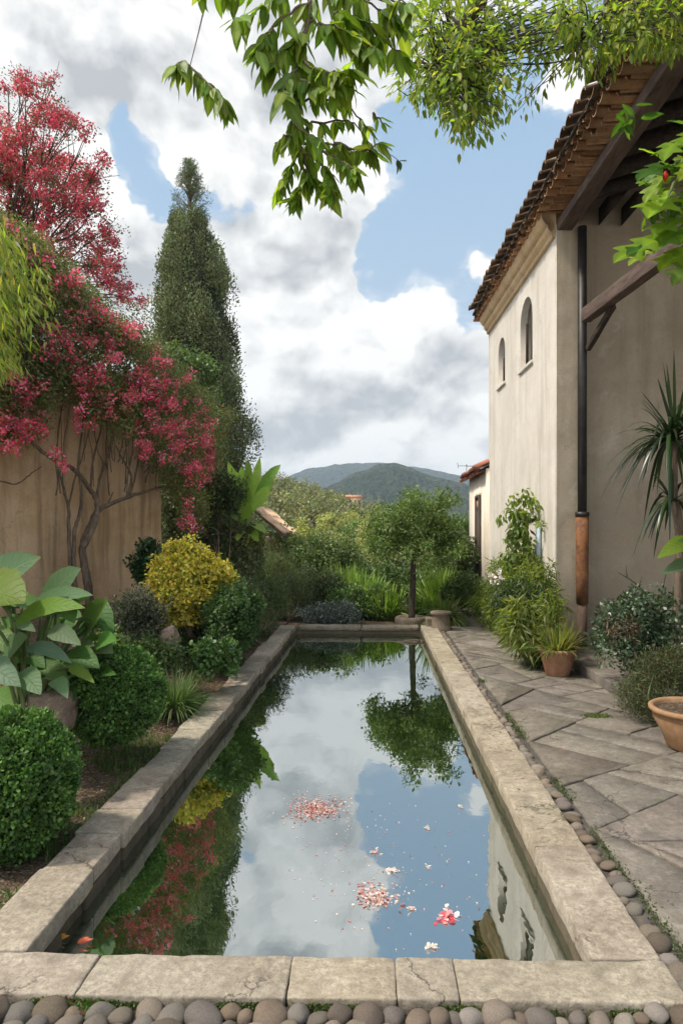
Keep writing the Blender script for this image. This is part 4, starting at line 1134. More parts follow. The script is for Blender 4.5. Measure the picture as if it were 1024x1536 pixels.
FL = [(16, 645, 30), (50, 640, 22), (32, 599, 16), (35, 583, 14), (55, 578, 12), (90, 686, 15), (129, 629, 18), (126, 576, 18), (134, 590, 14), (155, 573, 9), (166, 600, 10), (169, 620, 10), (190, 592, 18), (203, 572, 12), (226, 570, 24),
      (245, 589, 24), (250, 604, 16), (226, 628, 18), (219, 657, 15), (222, 676, 12), (258, 650, 20), (255, 689, 16), (288, 679, 30), (284, 655, 24), (303, 695, 22), (296, 715, 20), (268, 624, 16), (300, 612, 12), (312, 631, 14), (287, 757, 12),
      (290, 790, 10), (272, 780, 9), (286, 774, 9), (90, 510, 22), (73, 538, 12), (125, 489, 20), (142, 523, 16), (159, 510, 12), (198, 502, 18), (129, 566, 16), (112, 545, 14), (189, 592, 12), (232, 536, 18), (215, 553, 14), (241, 575, 16),
      (17, 566, 16), (34, 596, 12), (142, 471, 16), (100, 412, 16), (82, 424, 14), (18, 352, 14), (60, 385, 16), (120, 440, 14), (170, 480, 14), (275, 560, 12), (160, 545, 12), (180, 530, 12), (205, 600, 12), (150, 560, 10), (70, 500, 12), (185, 500, 12), (0, 420, 12), (250, 545, 10), (-10, 640, 22), (320, 655, 12), (315, 690, 12), (273, 665, 16), (240, 640, 12)]
fc, fr_ = [], []
for x, y, r in FL:
    for _ in range(max(3, int(r * r / 44))):
        a = rng.uniform(0, 6.28); q = r * 1.05 * math.sqrt(rng.uniform(0, 1))
        fc.append(wp(x + q * math.cos(a), y + q * math.sin(a), rng.uniform(.80, 1.15))); fr_.append(.075)
for x, y in poly_pts(CAN, 55):
    fc.append(wp(x, y, rng.uniform(.7, 1.0))); fr_.append(.05)
PINK = [(.76, .10, .20), (.80, .18, .29), (.72, .07, .16), (.82, .34, .42), (.74, .17, .18), (.60, .10, .13), (.30, .22, .09)]
build('flowers', [clump_leaves(fc, np.array(fr_), 32, .034, PINK, 'rnd', 0, .6, .9, .3, 1, .38)], M['petal'], t, smooth=False)

# ------------------------------------------------------------------ crimson tree behind the wall
TD = 10.5
tb = P(20, 700, TD); tb[2] = -.1
t = thing('crimson_tree', 'tall sparse tree with crimson red blossom rising behind the ochre wall', 'tree', tb)
CT = [(39, 132, 18), (34, 119, 10), (13, 136, 8), (75, 115, 10), (69, 170, 22), (95, 178, 18), (107, 192, 14), (129, 200, 10), (9, 213, 22), (34, 226, 26), (65, 235, 26), (90, 252, 24), (116, 265, 24), (138, 278, 18), (159, 243, 10), (142, 256, 8), (43, 196, 14),
      (82, 308, 20), (52, 308, 20), (13, 265, 26), (107, 334, 22), (129, 317, 18), (146, 351, 20), (163, 377, 22), (138, 381, 18), (107, 364, 16), (172, 398, 14), (129, 407, 14), (159, 424, 16), (185, 446, 12), (206, 450, 9), (26, 290, 22), (146, 303, 12), (0, 180, 14), (-20, 250, 30), (-20, 310, 30), (62, 275, 20), (20, 330, 22), (70, 345, 20), (95, 385, 14), (115, 295, 16), (150, 400, 14), (170, 432, 12), (90, 285, 16), (40, 260, 20), (195, 430, 8)]
br = []; cc_ = []; cr = []
trunk = smooth_path([tb, P(5, 520, TD), P(10, 400, TD), P(30, 320, TD)], 6, .02); br.append(tube(trunk, np.linspace(.13, .06, len(trunk)), 9))
for x, y, r in CT:
    dpt = TD + rng.uniform(-.9, .9)
    s = trunk[rng.integers(len(trunk) // 2, len(trunk))]; e = P(x, y, dpt)
    m_ = s * .45 + e * .55 + np.array((rng.normal() * .12, rng.normal() * .1, -.22))
    p_ = smooth_path([s, m_, e], 5, .012); br.append(tube(p_, np.linspace(.022, .005, len(p_)), 6))
    for _ in range(3):
        q = e + rng.normal(size=3) * r * TD / 1000 * .9; p2 = smooth_path([p_[-3], (p_[-3] + q) / 2 + rng.normal(size=3) * .03, q], 3); br.append(tube(p2, np.linspace(.007, .003, len(p2)), 5))
    for _ in range(max(4, int(r * r / 26))):
        a = rng.uniform(0, 6.28); w_ = r * 1.0 * math.sqrt(rng.uniform(0, 1))
        cc_.append(P(x + w_ * math.cos(a), y + w_ * math.sin(a), dpt + rng.uniform(-.2, .2))); cr.append(rng.uniform(.07, .14))
build('branches', br, M['dark_bark'], t)
build('blossom', [clump_leaves(cc_, np.array(cr), 42, .050, [(.55, .07, .12), (.64, .10, .16), (.42, .05, .08), (.32, .10, .07), (.70, .20, .25), (.24, .12, .07)], 'dia', .1, .6, .9, .2, .9, .3)], M['petal'], t, smooth=False)
cc2 = [np.asarray(c) + rng.normal(size=3) * .12 for c in cc_[::2]]
build('leaves', [clump_leaves(cc2, .14, 26, .045, [(.10, .11, .045), (.13, .08, .055), (.08, .10, .04)], 'dia')], M['leaf'], t, smooth=False)

# ------------------------------------------------------------------ pale weeping bamboo at the left edge
b = P(-60, 1010, 6.2)
t = thing('weeping_bamboo', 'pale green weeping bamboo hanging in at the left edge', 'bamboo', (b[0], b[1], bed_z(b[0], b[1])))
pp = poly_pts([(-70, 330), (0, 345), (45, 375), (62, 410), (66, 450), (48, 480), (26, 500), (20, 540), (0, 555), (-70, 560)], 150)
cl = np.array([P(x, y, 5.9 + rng.uniform(-.4, .3)) for x, y in pp])
n = len(cl) * 16; ci = np.repeat(np.arange(len(cl)), 16)
pos = cl[ci] + rng.normal(size=(n, 3)) * .07
axs = np.array((.35, -.1, -1.0)) + rvec(n) * .55
build('foliage', [leaves(pos, axs, rvec(n) + np.array((0, -.8, .4)), .115 * rng.uniform(.6, 1.3, n), pal([(.18, .25, .045), (.24, .30, .07), (.12, .18, .035), (.30, .29, .09)], n), 'nar')], M['thin_leaf'], t, smooth=False)
cn = []
for k in range(9):
    e = P(rng.uniform(-60, 60), rng.uniform(345, 430), 5.9); s = np.array(t.location) + rng.normal(size=3) * np.array((.1, .1, 0))
    p_ = smooth_path([s, s * .5 + e * .5 + np.array((-.35, 0, .5)), e], 8); cn.append(tube(p_, np.linspace(.016, .004, len(p_)), 6))
build('canes', cn, M['green_stem'], t)

# ------------------------------------------------------------------ tall conifer
CD = 17.0
b = P(300, 800, CD); b[2] = -.1
t = thing('conifer', 'tall dark green conifer with a thin broken leader, behind the wall', 'tree', b)
prof_c = [(690, 58), (655, 76), (620, 66), (580, 62), (540, 61), (500, 58), (450, 54), (410, 47), (380, 38), (355, 28), (335, 20), (315, 12)]
cl, rr = [], []
for k in range(470):
    y = rng.uniform(328, 800); w = np.interp(y, [q[0] for q in prof_c][::-1], [q[1] for q in prof_c][::-1]) if y < 690 else 58
    a = rng.uniform(0, 6.28); rad = (w / 1000 * CD) * rng.uniform(.55, 1.0) * (1 + .13 * math.sin(a * 3 + y * .05) + .10 * math.sin(a * 5 - y * .11))
    cxp = np.interp(y, [340, 500, 650, 800], [283, 292, 306, 306])
    c = P(cxp, y, CD); cl.append(c + np.array((math.cos(a) * rad, math.sin(a) * rad * .8, 0))); rr.append(rng.uniform(.15, .34) * (.55 + .45 * min(1, (y - 330) / 120)))
cl, rr = np.array(cl), np.array(rr)
CC = [(.11, .14, .06), (.14, .17, .07), (.075, .105, .048), (.18, .19, .10)]
build('crown', [clump_leaves(cl, np.stack((rr, rr, rr * 2.1), 1), 420, .066, CC, 'dia', -.8, .7, .5, .50, 1, .42, 0.3)], M['needle'], t, smooth=False)
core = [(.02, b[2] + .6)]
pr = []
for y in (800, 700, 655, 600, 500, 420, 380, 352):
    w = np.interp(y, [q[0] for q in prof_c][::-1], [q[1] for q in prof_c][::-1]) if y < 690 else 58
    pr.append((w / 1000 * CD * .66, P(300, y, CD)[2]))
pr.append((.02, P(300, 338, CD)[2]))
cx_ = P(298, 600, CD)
build('shade_core', [lathe(pr, 20, (cx_[0], cx_[1], 0), (.022, .03, .016), .08)], M['needle'], t)  # closed dark hull inside the crown, shade of the gaps painted in
ld = smooth_path([P(284, 440, CD), P(284, 345, CD), P(286, 285, CD), P(285, 243, CD)], 5, .01)
tr = [tube(smooth_path([b, P(300, 600, CD), P(286, 420, CD)], 5), np.linspace(.20, .09, 11), 9), tube(ld, np.linspace(.075, .015, len(ld)), 8)]
tip = []
for k in range(150):
    y = rng.uniform(243, 370); w = np.interp(y, [243, 270, 295, 330, 370], [5, 15, 30, 27, 36]); x = 285 + rng.uniform(-1, 1) * w
    e = P(x, y, CD + rng.uniform(-.3, .3)); s = P(285, y + 22, CD); tr.append(tube([s, (s + e) / 2 + np.array((0, 0, .03)), e], (.014, .009, .005), 5)); tip.append(e)
build('trunk', tr, M['bark'], t)
build('leader_foliage', [clump_leaves(tip, .11, 50, .075, [(.08, .11, .05), (.10, .13, .065)], 'nar', -.3, .6, .7)], M['needle'], t, smooth=False)

# shrubs behind the bougainvillea and at the wall end
b = P(275, 800, 14.5); b[2] = 0; shrub('tall_shrub', 'rounded green shrub top between bougainvillea and conifer', 'bush', b, P(268, 575, 14.5), (.75, .6, .85), 190, 60, .09, [(.07, .11, .035), (.10, .14, .05), (.05, .085, .03)], .2, stems=6)
b = P(292, 900, 12.3); b[2] = .2; shrub('shaded_shrub', 'dark tangled shrub filling the gap past the wall end', 'bush', b, P(287, 775, 12.6), (.62, .5, 1.15), 240, 55, .075, [(.025, .042, .014), (.04, .06, .02), (.055, .05, .025)], .18, stems=8)
b = P(330, 880, 11.9); b[2] = .1; shrub('ferny_shrub', 'fine leaved green shrub below the paddle leaves', 'bush', b, P(338, 745, 12.6), (.42, .4, .42), 110, 60, .06, [(.05, .075, .025), (.075, .10, .035), (.035, .055, .02)], .14, stems=5)

# ivy pillar with the paddle-leaved plant
pc = P(357, 850, 13.0)
t = thing('ivy_pillar', 'stone pillar overgrown with ivy carrying a paddle-leaved plant', 'pillar', (pc[0], pc[1], -.1))
build('shaft', [rbox(pc[0] - .36, pc[0] + .36, pc[1] - .3, pc[1] + .3, -.1, 1.72, .04, .12, .02, None, 3)], M['old_stone'], t)
n = 5200; u = rng.uniform(-1, 1, (n, 3)); k = rng.integers(0, 3, n)
pos = np.stack((pc[0] + u[:, 0] * .38, pc[1] + u[:, 1] * .32, .8 + u[:, 2] * .98), 1)
sx = np.sign(u)
pos[k == 0, 0] = pc[0] + sx[k == 0, 0] * .40; pos[k > 0, 1] = pc[1] - .34 * np.where(rng.uniform(0, 1, (k > 0).sum()) < .8, 1, -1)
pos += rng.normal(size=(n, 3)) * .04
build('ivy', [leaves(pos, rvec(n) + np.array((0, -.2, -.8)), rvec(n) * .5 + np.array((.2, -1, .3)), .065 * rng.uniform(.6, 1.3, n), pal([(.055, .085, .025), (.08, .11, .035), (.14, .14, .06), (.04, .06, .02)], n), 'rnd')], M['leaf'], t, smooth=False)
b = P(370, 790, 12.75)
t = thing('paddle_leaved_plant', 'rosette of tall light green paddle leaves on top of the ivy pillar', 'plant', b)
PD = [((366, 770), (342, 692), 24, -.1), ((368, 768), (352, 706), 22, -.2), ((370, 768), (372, 688), 21, .05), ((374, 765), (390, 685), 17, .15), ((378, 760), (421, 697), 22, .1), ((372, 762), (384, 708), 24, -.25), ((366, 772), (362, 700), 22, .1),
      ((376, 768), (404, 728), 24, -.15), ((370, 778), (350, 745), 18, -.3), ((362, 790), (372, 752), 24, -.35), ((370, 785), (398, 800), 22, -.3), ((376, 788), (388, 812), 18, -.35), ((358, 782), (340, 765), 16, -.25), ((380, 770), (411, 712), 18, .2), ((366, 792), (356, 812), 16, -.3)]
for a, c, wpx, dz in PD:
    A, C = P(*a, 12.75), P(*c, 12.75 + dz)
    q = bigleaf(A, C, wpx * .80 * 12.75 / 1000, np.array((random.uniform(-1.1, 1.1), -1, random.uniform(0, .6))), [(.20, .31, .055), (.26, .37, .08), (.12, .22, .03)], random.uniform(-.04, .08), .32, 10, 1)
    build('leaf', [q], M['big_leaf'], t)
build('stem', [tube([P(366, 800, 12.95), P(370, 765, 12.8)], (.05, .04), 8), tube(smooth_path([P(330, 870, 12.6), P(338, 830, 12.6), P(346, 790, 12.65)], 5), .012, 6)], M['green_stem'], t)
b = P(398, 860, 12.9); shrub('trailing_creeper', 'yellow-green creeper trailing from the ivy pillar', 'climber', P(385, 870, 13.0), P(378, 806, 12.8), (.26, .2, .20), 40, 45, .07, [(.14, .16, .04), (.19, .19, .06), (.08, .11, .03)], .12, stems=3)

# garden shed with tiled lean-to roof behind the pillar
s0 = P(409, 870, 17.5)
t = thing('garden_shed', 'small tan plastered shed with pale sloping roof beyond the ivy pillar', 'shed', (s0[0], s0[1], -.1))
x0, x1 = P(360, 0, 17.5)[0], P(411, 0, 17.5)[0]; y0_ = s0[1]
zr = P(411, 806, 17.5)[2]
build('wall', [box(x0, x1, y0_, y0_ + 2.6, -.1, zr)], M['tan_plaster'], t, smooth=False)
sl_ = math.atan2(P(398, 783, 17.5)[2] - P(425, 806, 17.5)[2], P(425, 0, 17.5)[0] - P(398, 0, 17.5)[0])
xe, ze = P(425, 806, 17.3)[0], P(425, 806, 17.3)[2]
v = np.array([(xe - s * math.cos(sl_), y, ze + s * math.sin(sl_) + dz) for dz in (0, .06) for y in (y0_ - .2, y0_ + 2.8) for s in (0, 1.1)])
rf = build('roof', [(v, np.array([(0, 2, 3, 1), (4, 5, 7, 6), (0, 1, 5, 4), (2, 6, 7, 3), (0, 4, 6, 2), (1, 3, 7, 5)]), None)], M['old_stone'], t, smooth=False)
tl_ = []
for k in range(13):
    for r_ in range(3):
        q = tiles([(0, 0, 0)], .42, .10, sl_, cols=(1.7, 2.3))[0]
        vv = q[0].copy(); vv[:, 0] *= -1
        tl_.append((vv + np.array((xe + .03 - r_ * .34 * math.cos(sl_), y0_ - .12 + k * .23, ze + .07 + r_ * .34 * math.sin(sl_))), [f_[::-1] for f_ in q[1]], q[2]))
build('roof_tiles', tl_, M['tile'], rf)
b = P(405, 870, 16.9); shrub('wall_creeper', 'ochre tinged creeper covering the shed wall', 'climber', b, P(404, 842, 17.1), (.32, .2, .5), 90, 40, .08, [(.14, .14, .05), (.20, .16, .07), (.09, .11, .035)], .12, stems=3)
#@@PART4@@
# ------------------------------------------------------------------ beyond the pool
rp = P(617, 928, 12.1)
t = thing('stone_tree_ring', 'low round stone planter ring holding the small round-headed tree', 'planter', (rp[0], rp[1], -.1))
build('ring', [lathe([(.30, -.1), (.305, .02), (.295, .055), (.27, .07), (.20, .068), (.18, .03), (0.01, .03)], 28, (rp[0], rp[1], 0), None, .02)], M['old_stone'], t)
t = thing('round_headed_tree', 'small round-headed tree on a straight trunk beyond the pool end', 'tree', (rp[0], rp[1], .03))
cc = P(622, 798, 12.1)
cl = shell_clumps(cc, (.98, .92, .62), 235, .45, 1.05, -.72, .42)
build('crown', [clump_leaves(cl, .17, 95, .060, [(.085, .145, .034), (.115, .18, .048), (.065, .115, .028), (.155, .20, .06)], 'dia', .25, .6, .8, .2, .8, .28)], M['leaf'], t, smooth=False)
tt = np.array((cc[0] - .02, cc[1], 1.15))
pts_ = smooth_path([(rp[0], rp[1], .0), (rp[0] + .015, rp[1], .5), tt], 5, .004)
lim = [tube(pts_, np.linspace(.066, .048, len(pts_)), 10)]
for q in [c_ for c_ in cl if c_[2] > cc[2] - .12][::10]: lim.append(tube(smooth_path([tt, tt * .5 + q * .5 + np.array((0, 0, -.06)), q], 4), (.03, .022, .018, .014, .012, .01, .008, .006, .005)[:9], 6))
build('trunk', lim, M['dark_bark'], t)
# stone pedestal and rubble
pp_ = P(661, 938, 11.25)
t = thing('stone_pedestal', 'stubby round weathered stone pedestal at the far right pool corner', 'pedestal', (pp_[0], pp_[1], -.06))
build('drum', [lathe([(.185, -.06), (.18, .0), (.155, .04), (.150, .16), (.152, .20), (.175, .215), (.178, .245), (.165, .262), (.01, .266)], 26, (pp_[0], pp_[1], 0), None, .025)], M['old_stone'], t)
q = P(643, 930, 11.4)
o = build('rubble_stone', [rbox(-.06, .07, -.1, .1, -.10, .14, .03, .05, .014, None, 3)], M['old_stone'], None, local=True); o.location = (q[0], q[1], 0); tag(o, 'small broken stone block beside the round pedestal', 'stone')

def tuft(name, label, cat, base, n, L, w, spread, droop, cols, r0=.15, mat_='leaf', group=None):
    t = thing(name, label, cat, base, group)
    build('blades', [blades(base, n, L, w, spread, droop, cols, 7, r0)], M[mat_], t); return t
FG = [(.16, .27, .04), (.20, .31, .055), (.12, .21, .035), (.25, .33, .08)]
def gp(px, t_, z=-.1):
    q = P(px, 900, t_); return np.array((q[0], q[1], z))
tuft('cascading_fern', 'cascading pale green fern behind the stone pedestal', 'fern', gp(668, 12.0, .0), 300, .62, .03, 1.35, .85, [(.14, .19, .05), (.18, .22, .06), (.10, .16, .035)], .05)
tuft('upright_fern', 'tall upright bright green fern between tree trunk and annex', 'fern', gp(655, 13.6), 360, 1.15, .028, .8, .35, FG, .12)
tuft('sword_fern', 'bright green strappy clump left of the tree trunk', 'fern', gp(545, 13.6), 420, .95, .035, .75, .30, FG, .2)
tuft('sword_fern', 'lower bright strappy clump right behind the far kerb', 'fern', gp(580, 13.0), 360, .72, .035, .9, .40, FG, .2)
tuft('sword_fern', 'bright strappy clump to the left of the others, by the dark bushes', 'fern', gp(520, 14.2), 300, 1.05, .035, .6, .25, FG, .2)
tuft('sword_fern', 'shaded strappy clump close behind the stone tree ring', 'fern', gp(630, 13.2), 260, .55, .03, 1.0, .5, [(.06, .12, .025), (.09, .16, .03)], .2)  # shade put into this clump's darker leaf colours
shrub('grey_leaved_shrub', 'low blue-grey leaved shrub right behind the far kerb', 'bush', gp(500, 12.35), P(498, 922, 12.4), (.55, .3, .24), 120, 60, .045, [(.075, .095, .085), (.10, .12, .11), (.05, .065, .055), (.17, .19, .19)], .09)
shrub('dark_olive_shrub', 'dark olive shrub behind the grey-leaved shrub', 'bush', gp(470, 13.4), P(478, 890, 13.4), (.55, .5, .50), 150, 60, .06, [(.055, .075, .03), (.075, .095, .04), (.04, .055, .022)], .13)
shrub('low_green_shrub', 'leafy green shrub low at the centre behind the kerb', 'bush', gp(535, 13.0), P(545, 905, 13.0), (.75, .35, .30), 130, 55, .07, [(.07, .12, .03), (.05, .09, .025), (.10, .15, .04)], .12)
shrub('twiggy_shrub', 'thin twiggy grey-green shrub at the far left pool corner', 'bush', gp(435, 12.6), P(437, 895, 12.8), (.48, .45, .5), 150, 50, .06, [(.08, .10, .045), (.10, .12, .055), (.06, .08, .035)], .13, 'nar', droop=-.6)
shrub('tall_twiggy_shrub', 'taller grey-green shrub left of the far pool end', 'bush', gp(420, 14.2), P(412, 870, 14.2), (.55, .5, .62), 150, 55, .07, [(.085, .105, .045), (.06, .085, .03), (.11, .13, .055)], .15, 'nar', droop=-.5)
shrub('annex_shrub', 'grey-green shrub against the annex wall corner', 'bush', gp(690, 14.0), P(690, 838, 14.0), (.40, .35, .48), 120, 60, .06, [(.075, .10, .05), (.10, .125, .06), (.05, .075, .035)], .13, droop=-.3)
shrub('annex_shrub', 'dark green shrub on the ground between upright fern and annex', 'bush', gp(698, 13.2), P(697, 890, 13.2), (.42, .35, .38), 110, 60, .06, [(.045, .075, .025), (.065, .10, .03), (.035, .06, .02)], .13)
shrub('back_shrub', 'mid green shrub behind the strappy clumps', 'bush', gp(490, 16.5), P(488, 845, 16.5), (.9, .6, .75), 200, 60, .08, [(.075, .11, .035), (.10, .14, .045), (.055, .085, .03)], .2)
shrub('back_shrub', 'rounded dark shrub behind the tree trunk', 'bush', gp(590, 16.0), P(585, 878, 16.0), (1.0, .6, .42), 200, 60, .08, [(.055, .09, .03), (.075, .115, .035), (.04, .07, .025)], .2)
shrub('back_shrub', 'tall green shrub behind the round-headed tree, near the annex', 'bush', gp(690, 18.0), P(694, 815, 18.0), (.7, .6, .75), 230, 60, .09, [(.065, .105, .03), (.085, .13, .04), (.05, .085, .025)], .22)
shrub('back_shrub', 'olive shrub at the left behind the twiggy shrubs', 'bush', gp(440, 18.0), P(440, 838, 18.0), (.9, .7, .75), 200, 60, .09, OLIVE, .22)

# individual trees in the middle distance
def mid_tree(label, px, top, t_, wpx, hpx, cols, leaf=.14, n=170, per=70, shape=1.0, trunk=True, gz=-.3, name='garden_tree'):
    top += 22 + (16 if px > 560 else 0); hpx -= 12 + (10 if px > 560 else 0)
    b = gp(px, t_, gz); c = P(px, top + hpx / 2, t_); r = np.array((wpx / 2000 * t_, wpx / 2200 * t_, hpx / 2000 * t_))
    cols = np.asarray(cols) * 1.22
    t = thing(name, label, 'tree', b, 'trees beyond the garden')
    cl = shell_clumps(c, r, n, .45, 1.0, -.85, .3)
    if shape != 1.0:
        k = (cl[:, 2] - c[2]) / r[2]; cl[:, :2] = c[:2] + (cl[:, :2] - c[:2]) * (1 - .5 * shape * np.clip(k, -.6, 1))[:, None]
    build('crown', [clump_leaves(cl, r[0] * .20 + .05, per, leaf, cols, 'dia', .2, .6, .8, .15, .85, .3)], M['leaf'], t, smooth=False)
    lim = [tube(smooth_path([b, (b + c) / 2 + rng.normal(size=3) * .08, c], 5), np.linspace(.05 + r[0] * .04, .03, 11), 8)]
    for q in cl[::9]: lim.append(tube([c - np.array((0, 0, r[2] * .5)), (c + q) / 2, q], (.03, .02, .008), 5))
    build('trunk', lim, M['dark_bark'], t)
    return t
YG = [(.24, .255, .075), (.29, .29, .09), (.18, .20, .06)]; GG = [(.115, .17, .05), (.15, .21, .065), (.085, .13, .04)]; OG = [(.15, .175, .06), (.19, .21, .075), (.12, .145, .05)]
mid_tree('conical yellow-green tree left of the pool axis', 452, 768, 22, 85, 110, YG, .10, 210, 70, .9)
mid_tree('broad olive tree with a loose crown at the centre', 500, 775, 25, 110, 95, [(.20, .215, .08), (.24, .25, .095), (.15, .175, .06)], .11, 220, 70)
mid_tree('yellow-olive tree standing taller behind the round-headed tree', 572, 738, 30, 95, 110, [(.21, .22, .075), (.26, .255, .09), (.15, .175, .06)], .13, 200, 70)
mid_tree('dark green tree behind the centre trees', 530, 762, 33, 70, 90, GG, .13, 150, 70)
mid_tree('green tree closing the view left of the annex', 690, 756, 22, 90, 120, GG, .10, 200, 70)
mid_tree('tree with a rounded dark crown far left behind the shed', 425, 805, 28, 55, 60, OG, .11, 120, 70)
mid_tree('grey-green tree left of the yellow-green conical one', 408, 760, 40, 70, 90, [(.075, .095, .045), (.055, .075, .035)], .15, 150, 70)
mid_tree('bright shrubby tree low between the conical and the olive trees', 470, 808, 19, 80, 65, [(.12, .15, .045), (.15, .175, .055), (.09, .12, .035)], .09, 170, 70)
mid_tree('small bright yellow tree further up the slope', 505, 748, 45, 55, 60, YG, .15, 110, 70)
mid_tree('dark tree below the orange hillside house', 548, 748, 60, 50, 45, [(.04, .065, .03), (.055, .08, .035)], .2, 100, 60)
mid_tree('pale green tree right of the dark one on the slope', 600, 765, 40, 70, 60, GG, .15, 130, 60)
mid_tree('russet brown tree in front of the pink hillside house', 655, 735, 34, 45, 60, [(.14, .10, .05), (.12, .12, .045)], .13, 100, 60)

# wooded hillside
def woods(name, label, n, y0, y1, pxr, cols, h0, h1, leaf, per, seed_shift=0):
    cs_, rs_ = [], []
    while len(cs_) < n:
        y = rng.uniform(y0 ** .5, y1 ** .5) ** 2; px = rng.uniform(*pxr); a = (px - CX) / F; x = y * (-sn + cs * a)
        z = hill_z(x, y); h = rng.uniform(h0, h1) * (1 + .4 * mnoise.noise(Vector((x * .05, y * .05, 4))))
        cs_.append((x, y, z + h * .5)); rs_.append((h * .55, h * .55, h * .6))
    cs_ = np.array(cs_); rs_ = np.array(rs_)
    sub_c, sub_r = [], []
    for c, r in zip(cs_, rs_):
        d = rvec(5); sub_c.append(c + d * r * .62); sub_r.append(np.tile(r * .5, (5, 1)))
    sub_c = np.concatenate(sub_c); sub_r = np.concatenate(sub_r)
    o = build(name, [clump_leaves(sub_c, sub_r, per, leaf, cols, 'dia', .1, .6, .8, .4, 1, .45)], M['leaf'], None, smooth=False)
    tag(o, label, 'woods', kind='stuff')
woods('woods', 'mixed olive and green trees covering the hillside', 900, 55, 175, (250, 640), [(.12, .145, .06), (.16, .18, .075), (.20, .20, .08), (.09, .115, .055), (.24, .23, .095), (.17, .15, .085)], 1.4, 3.2, .38, 34)
woods('scrub', 'scrub and small trees on the flat land before the hill', 420, 24, 70, (330, 760), [(.11, .14, .05), (.15, .18, .06), (.085, .115, .045), (.19, .19, .07)], .7, 1.7, .24, 30)

def far_house(label, px, py, t_, w, h, wallm, roofm, rz):
    q = P(px, py, t_)
    t = thing('hillside_house', label, 'house', q, 'houses among the hillside trees', rz)
    build('wall', [box(-w / 2, w / 2, -w * .35, w * .35, -3, h)], wallm, t, local=True, smooth=False)
    v = np.array([(-w * .56, -w * .42, h), (w * .56, -w * .42, h), (w * .56, w * .42, h), (-w * .56, w * .42, h), (-w * .5, 0, h + w * .22), (w * .5, 0, h + w * .22)])
    build('roof', [(v + np.array((0, 0, .004)), [[0, 1, 5, 4], [2, 3, 4, 5], [1, 2, 5], [3, 0, 4], [3, 2, 1, 0]], (1.3, 1.3, 1.3))], roofm, t, local=True, smooth=False)
    for k in (-.28, 0, .28): build('window', [box(w * k - w * .06, w * k + w * .06, -w * .35 - .03, -w * .35 + .05, h * .35, h * .35 + h * .4)], M['glass_dark'], t, local=True, smooth=False)
far_house('orange walled house with tiled roof on the wooded hill', 530, 760, 120, 2.8, 1.5, M['tan_plaster'], M['red_tile'], .3)
far_house('reddish house half hidden near the hilltop trees', 470, 754, 135, 3.4, 1.3, M['tan_plaster'], M['red_tile'], -.2)
far_house('pale pink house just above the round-headed tree', 622, 764, 110, 2.0, 1.2, M['annex_plaster'], M['red_tile'], .15)

# ------------------------------------------------------------------ right side: pots and plants
def pot(label, c, r, h, material, name='terracotta_pot', flare=1.0, group=None):
    t = thing(name, label, 'plant pot', (c[0], c[1], PATH_Z))
    z = PATH_Z
    pr = [(.01, z + .004), (r * .60, z + .004), (r * .63, z + .015), (r * .74, z + h * .35), (r * .86 * flare, z + h * .72), (r * .92, z + h * .86), (r * .99, z + h * .87), (r * 1.03, z + h * .90), (r * 1.04, z + h * .97), (r * 1.0, z + h), (r * .93, z + h), (r * .90, z + h * .95), (r * .88, z + h * .87)]
    build('body', [lathe(pr, 44, (c[0], c[1], 0), None, .006)], M[material], t)
    d = []
    for rr_, zz in ((r * .885, z + h * .88), (r * .6, z + h * .885), (r * .3, z + h * .90), (.005, z + h * .90)): d.append((rr_, zz))
    build('soil', [lathe(d, 30, (c[0], c[1], 0), None, .03)], M['soil'], t); return t
pa = G(840, 1016, PATH_Z); pa = np.array((pa[0], pa[1] + .12, PATH_Z)); pot('terracotta pot of wispy grass beside the porch step', pa, .215, .31, 'terracotta')
t = thing('potted_grass', 'wispy pale green bamboo grass growing in the small terracotta pot', 'plant', (pa[0], pa[1], .2))
bb = np.array((pa[0], pa[1], .21))
build('blades', [blades(bb, 330, .42, .013, 1.15, .55, [(.13, .18, .05), (.18, .22, .07), (.08, .13, .03), (.25, .24, .12)], 6, .13), blades(bb, 60, .55, .006, .9, .2, [(.22, .19, .10), (.3, .26, .15)], 6, .1)], M['thin_leaf'], t)
pd = G(812, 998, PATH_Z); pot('dark old pot in the shade behind the small terracotta pot', (pd[0] + .03, pd[1] + .12), .20, .26, 'dark_pot')
pb = np.array((G(1050, 1128, PATH_Z)[0], 5.15, PATH_Z)); pot('large pale terracotta bowl pot cut by the right edge', pb, .315, .315, 'pale_terracotta', flare=1.09)

# big narrow-leaved shrub along the house wall
def lance_shrub(name, label, base, clumps, per, leaf, cols, mat_='thin_leaf', stems=14, droop=.5, kind='nar', rc=.16):
    t = thing(name, label, 'bush', base)
    cl = np.array(clumps)
    build('foliage', [clump_leaves(cl, rc, per, leaf, cols, kind, droop, .7, .7, .2, 1.0, .25)], M[mat_], t, smooth=False)
    tops = cl[rng.integers(0, len(cl), stems)]
    build('stems', stems_from(base, tops, .012, .004, wob=.08), M['green_stem'], t); return t
poly = [(722, 880), (740, 850), (770, 842), (800, 838), (822, 860), (828, 900), (830, 935), (838, 955), (815, 972), (790, 975), (765, 960), (735, 940), (712, 905)]
cl = []
for x, y in poly_pts(poly, 190):
    y_ = np.interp(x, [712, 830], [12.4, 8.2]) + rng.uniform(-.5, .25); cl.append(P(x, y, y_))
cl = [c for c in cl if c[0] < HA[0] - .029 * (c[1] - HA[1]) - .06 or c[1] < 8.7]
b = np.array((2.12, 9.8, PATH_Z))
SG = [(.115, .165, .04), (.15, .20, .055), (.085, .13, .03), (.19, .22, .08)]
lance_shrub('wall_bush', 'big bush of narrow drooping light green leaves along the house wall', b, cl, 62, .115, SG)
